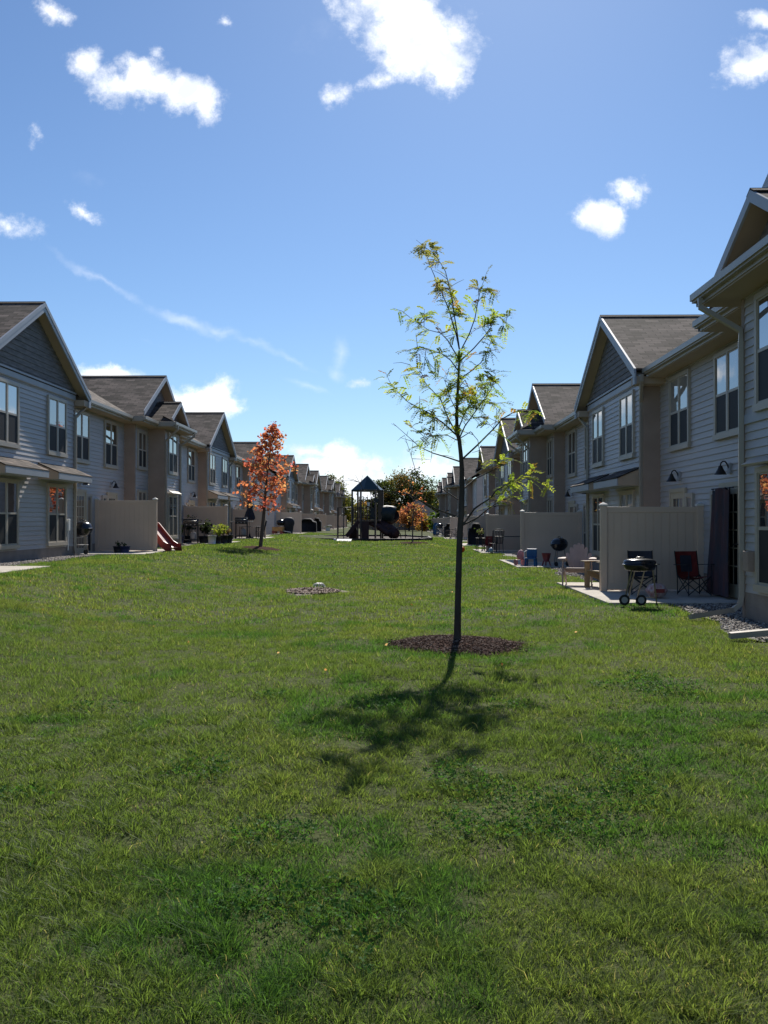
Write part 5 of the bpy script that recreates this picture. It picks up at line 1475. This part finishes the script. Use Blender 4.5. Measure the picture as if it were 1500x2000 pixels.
# ---- beyond the maple
place(kettle_grill(), gp(548, 75.6, ZL), 0, 'kettle grill beside the wooden toys past the maple', 'grill', 'kettle grills', 1.2)
place(covered_grill(.95, .7, 1.35, True), gp(563.5, 75.8, ZL), 0, 'round black covered grill past the maple', 'grill', 'covered grills')
t = empty('toy_wagon'); q = MB(); q.box((-.4, -.22, .18), (.4, .22, .23)); q.build('tray', M['wood'], t)
for y in (-.22, .2): q = MB(); q.box((-.4, y, .23), (.4, y + .02, .5)); q.build('side', M['wood'], t)
for x in (-.4, .38): q = MB(); q.box((x, -.2, .23), (x + .02, .2, .5)); q.build('end_board', M['wood'], t)
for x in (-.3, .3):
    for y in (-.26, .26): q = MB(); q.tube([(x, y - .02, .12), (x, y + .02, .12)], .12, 12); q.build('wheel', M['redplast'], t)
q = MB(); q.tube([(.4, 0, .2), (1.0, -.1, .1)], .03, 6); q.build('handle', M['white'], t)
place(t, gp(543, 75.0, ZL), -10, 'orange wooden toy wagon beside the far kettle grill', 'toy', sc_=1.1)
place(covered_grill(1.75, .7, 1.28), gp(600, 86.5, ZL), 0, 'wide black covered grill with a humped top', 'grill', 'covered grills')
place(covered_grill(.85, .6, 1.35), gp(619, 89.3, ZL), 0, 'tall black covered grill behind the wide one', 'grill', 'covered grills')
wc = toy_chair('white'); place(wc, gp(636, 100, ZL + .12), 40, 'white chair tipped over on a far left patio', 'chair', sc_=1.6); wc.rotation_euler = (R(78), 0, R(40))
# ---- lawn: drain dome
t = empty('drain_grate'); q = MB(); gpz = float(gz(-1.95, 22.2))
q.lathe((0, 0, -.02), [(.21, 0), (.21, .05), (.17, .06), (.17, .03), (0, .03)], 24); q.build('rim', M['dark'], t)
for k in range(12):
    a = 2 * math.pi * k / 12; q = MB(); q.tube([(.185 * math.cos(a) * math.cos(R(e_)), .185 * math.sin(a) * math.cos(R(e_)), .03 + .125 * math.sin(R(e_))) for e_ in (0, 20, 40, 60, 80)], .017, 5); q.build('grate_bar', M['cap'], t, True)
q = MB(); q.lathe((0, 0, .125), [(.07, 0), (.06, .025), (0, .035)], 14); q.build('cap', M['cap'], t, True)
place(t, (at(623, 1140, 22.2).x, 22.2, gpz), 0, 'pale domed drain grate behind the bare soil patch', 'drain'); t.scale = (.78, .78, .66)

# ---------------------------------------------------------------- playground tower
PX, PY, PZ = at(718, 1000, 63).x, 63.0, .26
tw = empty('play_tower', (PX, PY, PZ)); tag(tw, 'playground climbing tower with a pointed dark green roof and slides', 'playground')
X = lambda px: (px - 718) / F * 63
W_ = lambda x, y, z: (PX + x, PY + y, PZ + z)
posts = [(-1.03, -.35), (-.70, .75), (-.42, -1.0), (.55, -1.0), (.88, .55), (1.02, -.2)]
for x, y in posts: q = MB(); q.tube([W_(x, y, 0), W_(x, y, 3.33)], .062, 10); q.build('post', M['brown'], tw, True)
q = MB(); n = 6; ap = W_(-.02, 0, 4.32); ring_ = [W_(1.14 * math.cos(2 * math.pi * (k + .32) / n), 1.14 * math.sin(2 * math.pi * (k + .32) / n), 3.32) for k in range(n)]
for k in range(n): q.face([ring_[k], ring_[(k + 1) % n], ap])
lw = [(a, b, c - .1) for a, b, c in ring_]
for k in range(n): q.face([ring_[k], ring_[(k + 1) % n], lw[(k + 1) % n], lw[k]])
q.face(lw); q.build('roof', M['green'], tw)
q = MB(); q.faces([W_(x, y, 1.18) for x, y in [posts[0], posts[2], posts[3], posts[5], posts[4], posts[1]]] + [W_(x, y, 1.26) for x, y in [posts[0], posts[2], posts[3], posts[5], posts[4], posts[1]]], [tuple(range(6)), tuple(range(6, 12))] + [(k, (k + 1) % 6, 6 + (k + 1) % 6, 6 + k) for k in range(6)]); q.build('deck', M['brown'], tw)
q = MB(); q.box(W_(-.42, -.99, .0), W_(.12, -.93, 1.18)); q.build('panel', M['slidebrown'], tw)
q = MB(); q.box(W_(.2, -1.0, 1.32), W_(.52, -.95, 2.1)); q.build('panel', M['tube'], tw)
q = MB(); q.box(W_(-1.0, -.4, 1.3), W_(-.95, .7, 2.05)); q.build('panel', M['tube'], tw)
q = MB()
for k in range(6): q.tube([W_(-.6 + k * .28, .8, 1.2), W_(-.6 + k * .28, .8, 2.9)], .03, 6)
for z in (1.6, 2.1, 2.6): q.tube([W_(-.7, .8, z), W_(.9, .7, z)], .03, 6)
q.build('climbing_grid', M['brown'], tw, True)
q = MB(); q.tube([W_(.6, -1.0, 2.6), W_(.6, -1.05, 2.6)], .16, 14); q.build('play_wheel', M['tube'], tw)
q = MB(); q.tube([W_(1.05, -.2, 2.45), W_(2.0, -.25, 2.42)], .03, 6); q.build('top_rail', M['brown'], tw, True)
q = MB(); q.box(W_(.70, -.62, 1.3), W_(.98, -.5, 3.3)); q.build('panel', M['brown'], tw)
for (a, b) in ((posts[0], posts[2]), (posts[2], posts[3]), (posts[0], posts[1])):
    q = MB(); q.tube([W_(*a, 2.15), W_(*b, 2.15)], .022, 6); q.tube([W_(*a, 1.45), W_(*b, 1.45)], .022, 6)
    for k in range(1, 7): t_ = k / 7; q.tube([W_(a[0] + (b[0] - a[0]) * t_, a[1] + (b[1] - a[1]) * t_, 1.45), W_(a[0] + (b[0] - a[0]) * t_, a[1] + (b[1] - a[1]) * t_, 2.15)], .014, 5)
    q.build('guard_rail', M['brown'], tw, True)
# covered spiral slide
q = MB(); q.tube([W_(.95, -.1, 1.72), W_(1.3, -.12, 1.72), W_(1.66, -.2, 1.68), W_(1.86, -.2, 1.64)], [.54, .57, .57, .52], 18); q.build('tube_slide', M['tube'], tw, True)
q = MB(); sp_ = [W_(1.38 + .42 * math.cos(R(a)), -.2 + .42 * math.sin(R(a)), 1.62 - .0032 * (a + 20)) for a in range(-20, 380, 20)]
q.tube(sp_ + [W_(1.72, -.75, .38), W_(1.80, -1.05, .34)], .37, 14); q.build('spiral_slide', M['slidebrown'], tw, True)
q = MB(); q.tube([W_(.1, -.6, 1.15), W_(.75, -.9, .85), W_(1.3, -1.1, .45), W_(1.55, -1.2, .38)], [.17, .2, .22, .22], 10); q.build('slide_chute', M['slidebrown'], tw, True)
q = MB()
for sgn in (-1, 1): q.bar(W_(-.55, -1.0 + sgn * .25, 1.22), W_(-1.35, -1.25 + sgn * .25, .22), .05, .24)
q.bar(W_(-.55, -1.0, 1.12), W_(-1.3, -1.23, .18), .5, .04); q.bar(W_(-1.3, -1.23, .18), W_(-1.5, -1.3, .15), .5, .04); q.build('slide_chute', M['slidebrown'], tw)
q = MB(); q.lathe(W_(-.95, -.5, 0), [(.0, 0), (.3, 0), (.28, .5), (.2, .8), (0, .82)], 10); q.build('climber', M['slidebrown'], tw, True)
# ladder bridge on the left
q = MB()
for y in (-.3, .3): q.tube([W_(-2.02, y, 0), W_(-2.02, y, 2.12), W_(-1.03, y, 2.12)], .04, 8)
for k in range(5): q.tube([W_(-2.02 + k * .22, -.3, 2.12), W_(-2.02 + k * .22, .3, 2.12)], .018, 6)
q.tube([W_(-1.6, -.5, 0), W_(-1.6, -.5, 2.1)], .035, 8)
for z in (.45, .85): q.tube([W_(-2.02, -.3, z), W_(-1.6, -.5, z)], .015, 6)
q.build('overhead_ladder', M['brown'], tw, True)
q = MB(); q.tube([W_(.1, -.99, 2.3), W_(.1, -1.04, 2.3)], .09, 12); q.build('highlight_disc', M['white'], tw)  # white disc added as a bright highlight on the dark tower
q = MB(); q.box(W_(-.02, -1.02, 2.38), W_(.2, -1.0, 2.46)); q.build('highlight_plate', M['white'], tw)  # small white plate, a second added highlight
rk = empty('spring_seat'); q = MB(); q.bar((-.15, 0, .72), (.42, 0, 1.0), .3, .05); q.build('seat', M['dark'], rk)
q = MB(); q.tube([(-.12, 0, .74), (.0, 0, .55), (.12, 0, .3), (.15, 0, 0)], .03, 8); q.build('leg', M['brown'], rk); q = MB(); q.tube([(.42, 0, .95), (.45, 0, 0)], .03, 8); q.build('leg', M['brown'], rk)
q = MB(); q.bar((-.14, 0, .76), (.40, 0, 1.03), .26, .01); q.build('seat_pad', M['grey'], rk)
place(rk, (X(779) + PX, 62.2, .25), 0, 'slanted play bench on two legs right of the spiral slide', 'bench')
rp = empty('ramp'); q = MB(); q.faces([(-.75, -.5, 0), (.75, -.5, 0), (.75, .4, 0), (-.75, .4, 0), (-.7, -.1, .15), (.7, -.1, .15), (.75, .4, .2), (-.75, .4, .2)], [(0, 1, 5, 4), (4, 5, 6, 7), (0, 3, 7, 4), (1, 2, 6, 5), (2, 3, 7, 6), (0, 1, 2, 3)]); q.build('ramp_plate', M['white'], rp, bevel=.01)
q = MB(); q.lathe((-.95, 0, 0), [(.0, 0), (.16, 0), (.16, .16), (.1, .24), (0, .25)], 12); q.build('ramp_end', M['white'], rp, True)
rp.scale = (.62, .62, .62)
place(rp, (at(672, 1000, 57.9).x, 57.9, float(gz(-3.4, 57.9)) - .01), -4, 'low white ramp at the near edge of the playground', 'ramp', None, .62)
rl = empty('post_sign'); q = MB(); q.tube([(0, 0, 0), (0, 0, 1.5)], .04, 8); q.build('post', M['brown'], rl); q = MB(); q.box((-.02, -.05, 1.35), (.02, -.02, 1.5)); q.build('sign_plate', M['grey'], rl)
place(rl, (at(824, 1000, 64).x, 64, .25), 0, 'thin brown post at the right end of the playground', 'post')
# fallen leaves on the near lawn
n = 46; y = rng.uniform(9, 26, n); x = rng.uniform(-.42, .42, n) * y; k = ~blocked(x, y); x, y = x[k], y[k]
V, Fq, c = leaf_quads(np.stack([x, y, gz(x, y) + .045], -1), .042, np.array([[.34, .20, .08], [.40, .28, .14], [.28, .10, .05]])[rng.integers(0, 3, len(x))], 0, .7)
tag(np_obj('fallen_leaves', V, Fq, M['maple'], c), 'a few dry fallen leaves scattered over the lawn', 'leaves', kind='stuff')
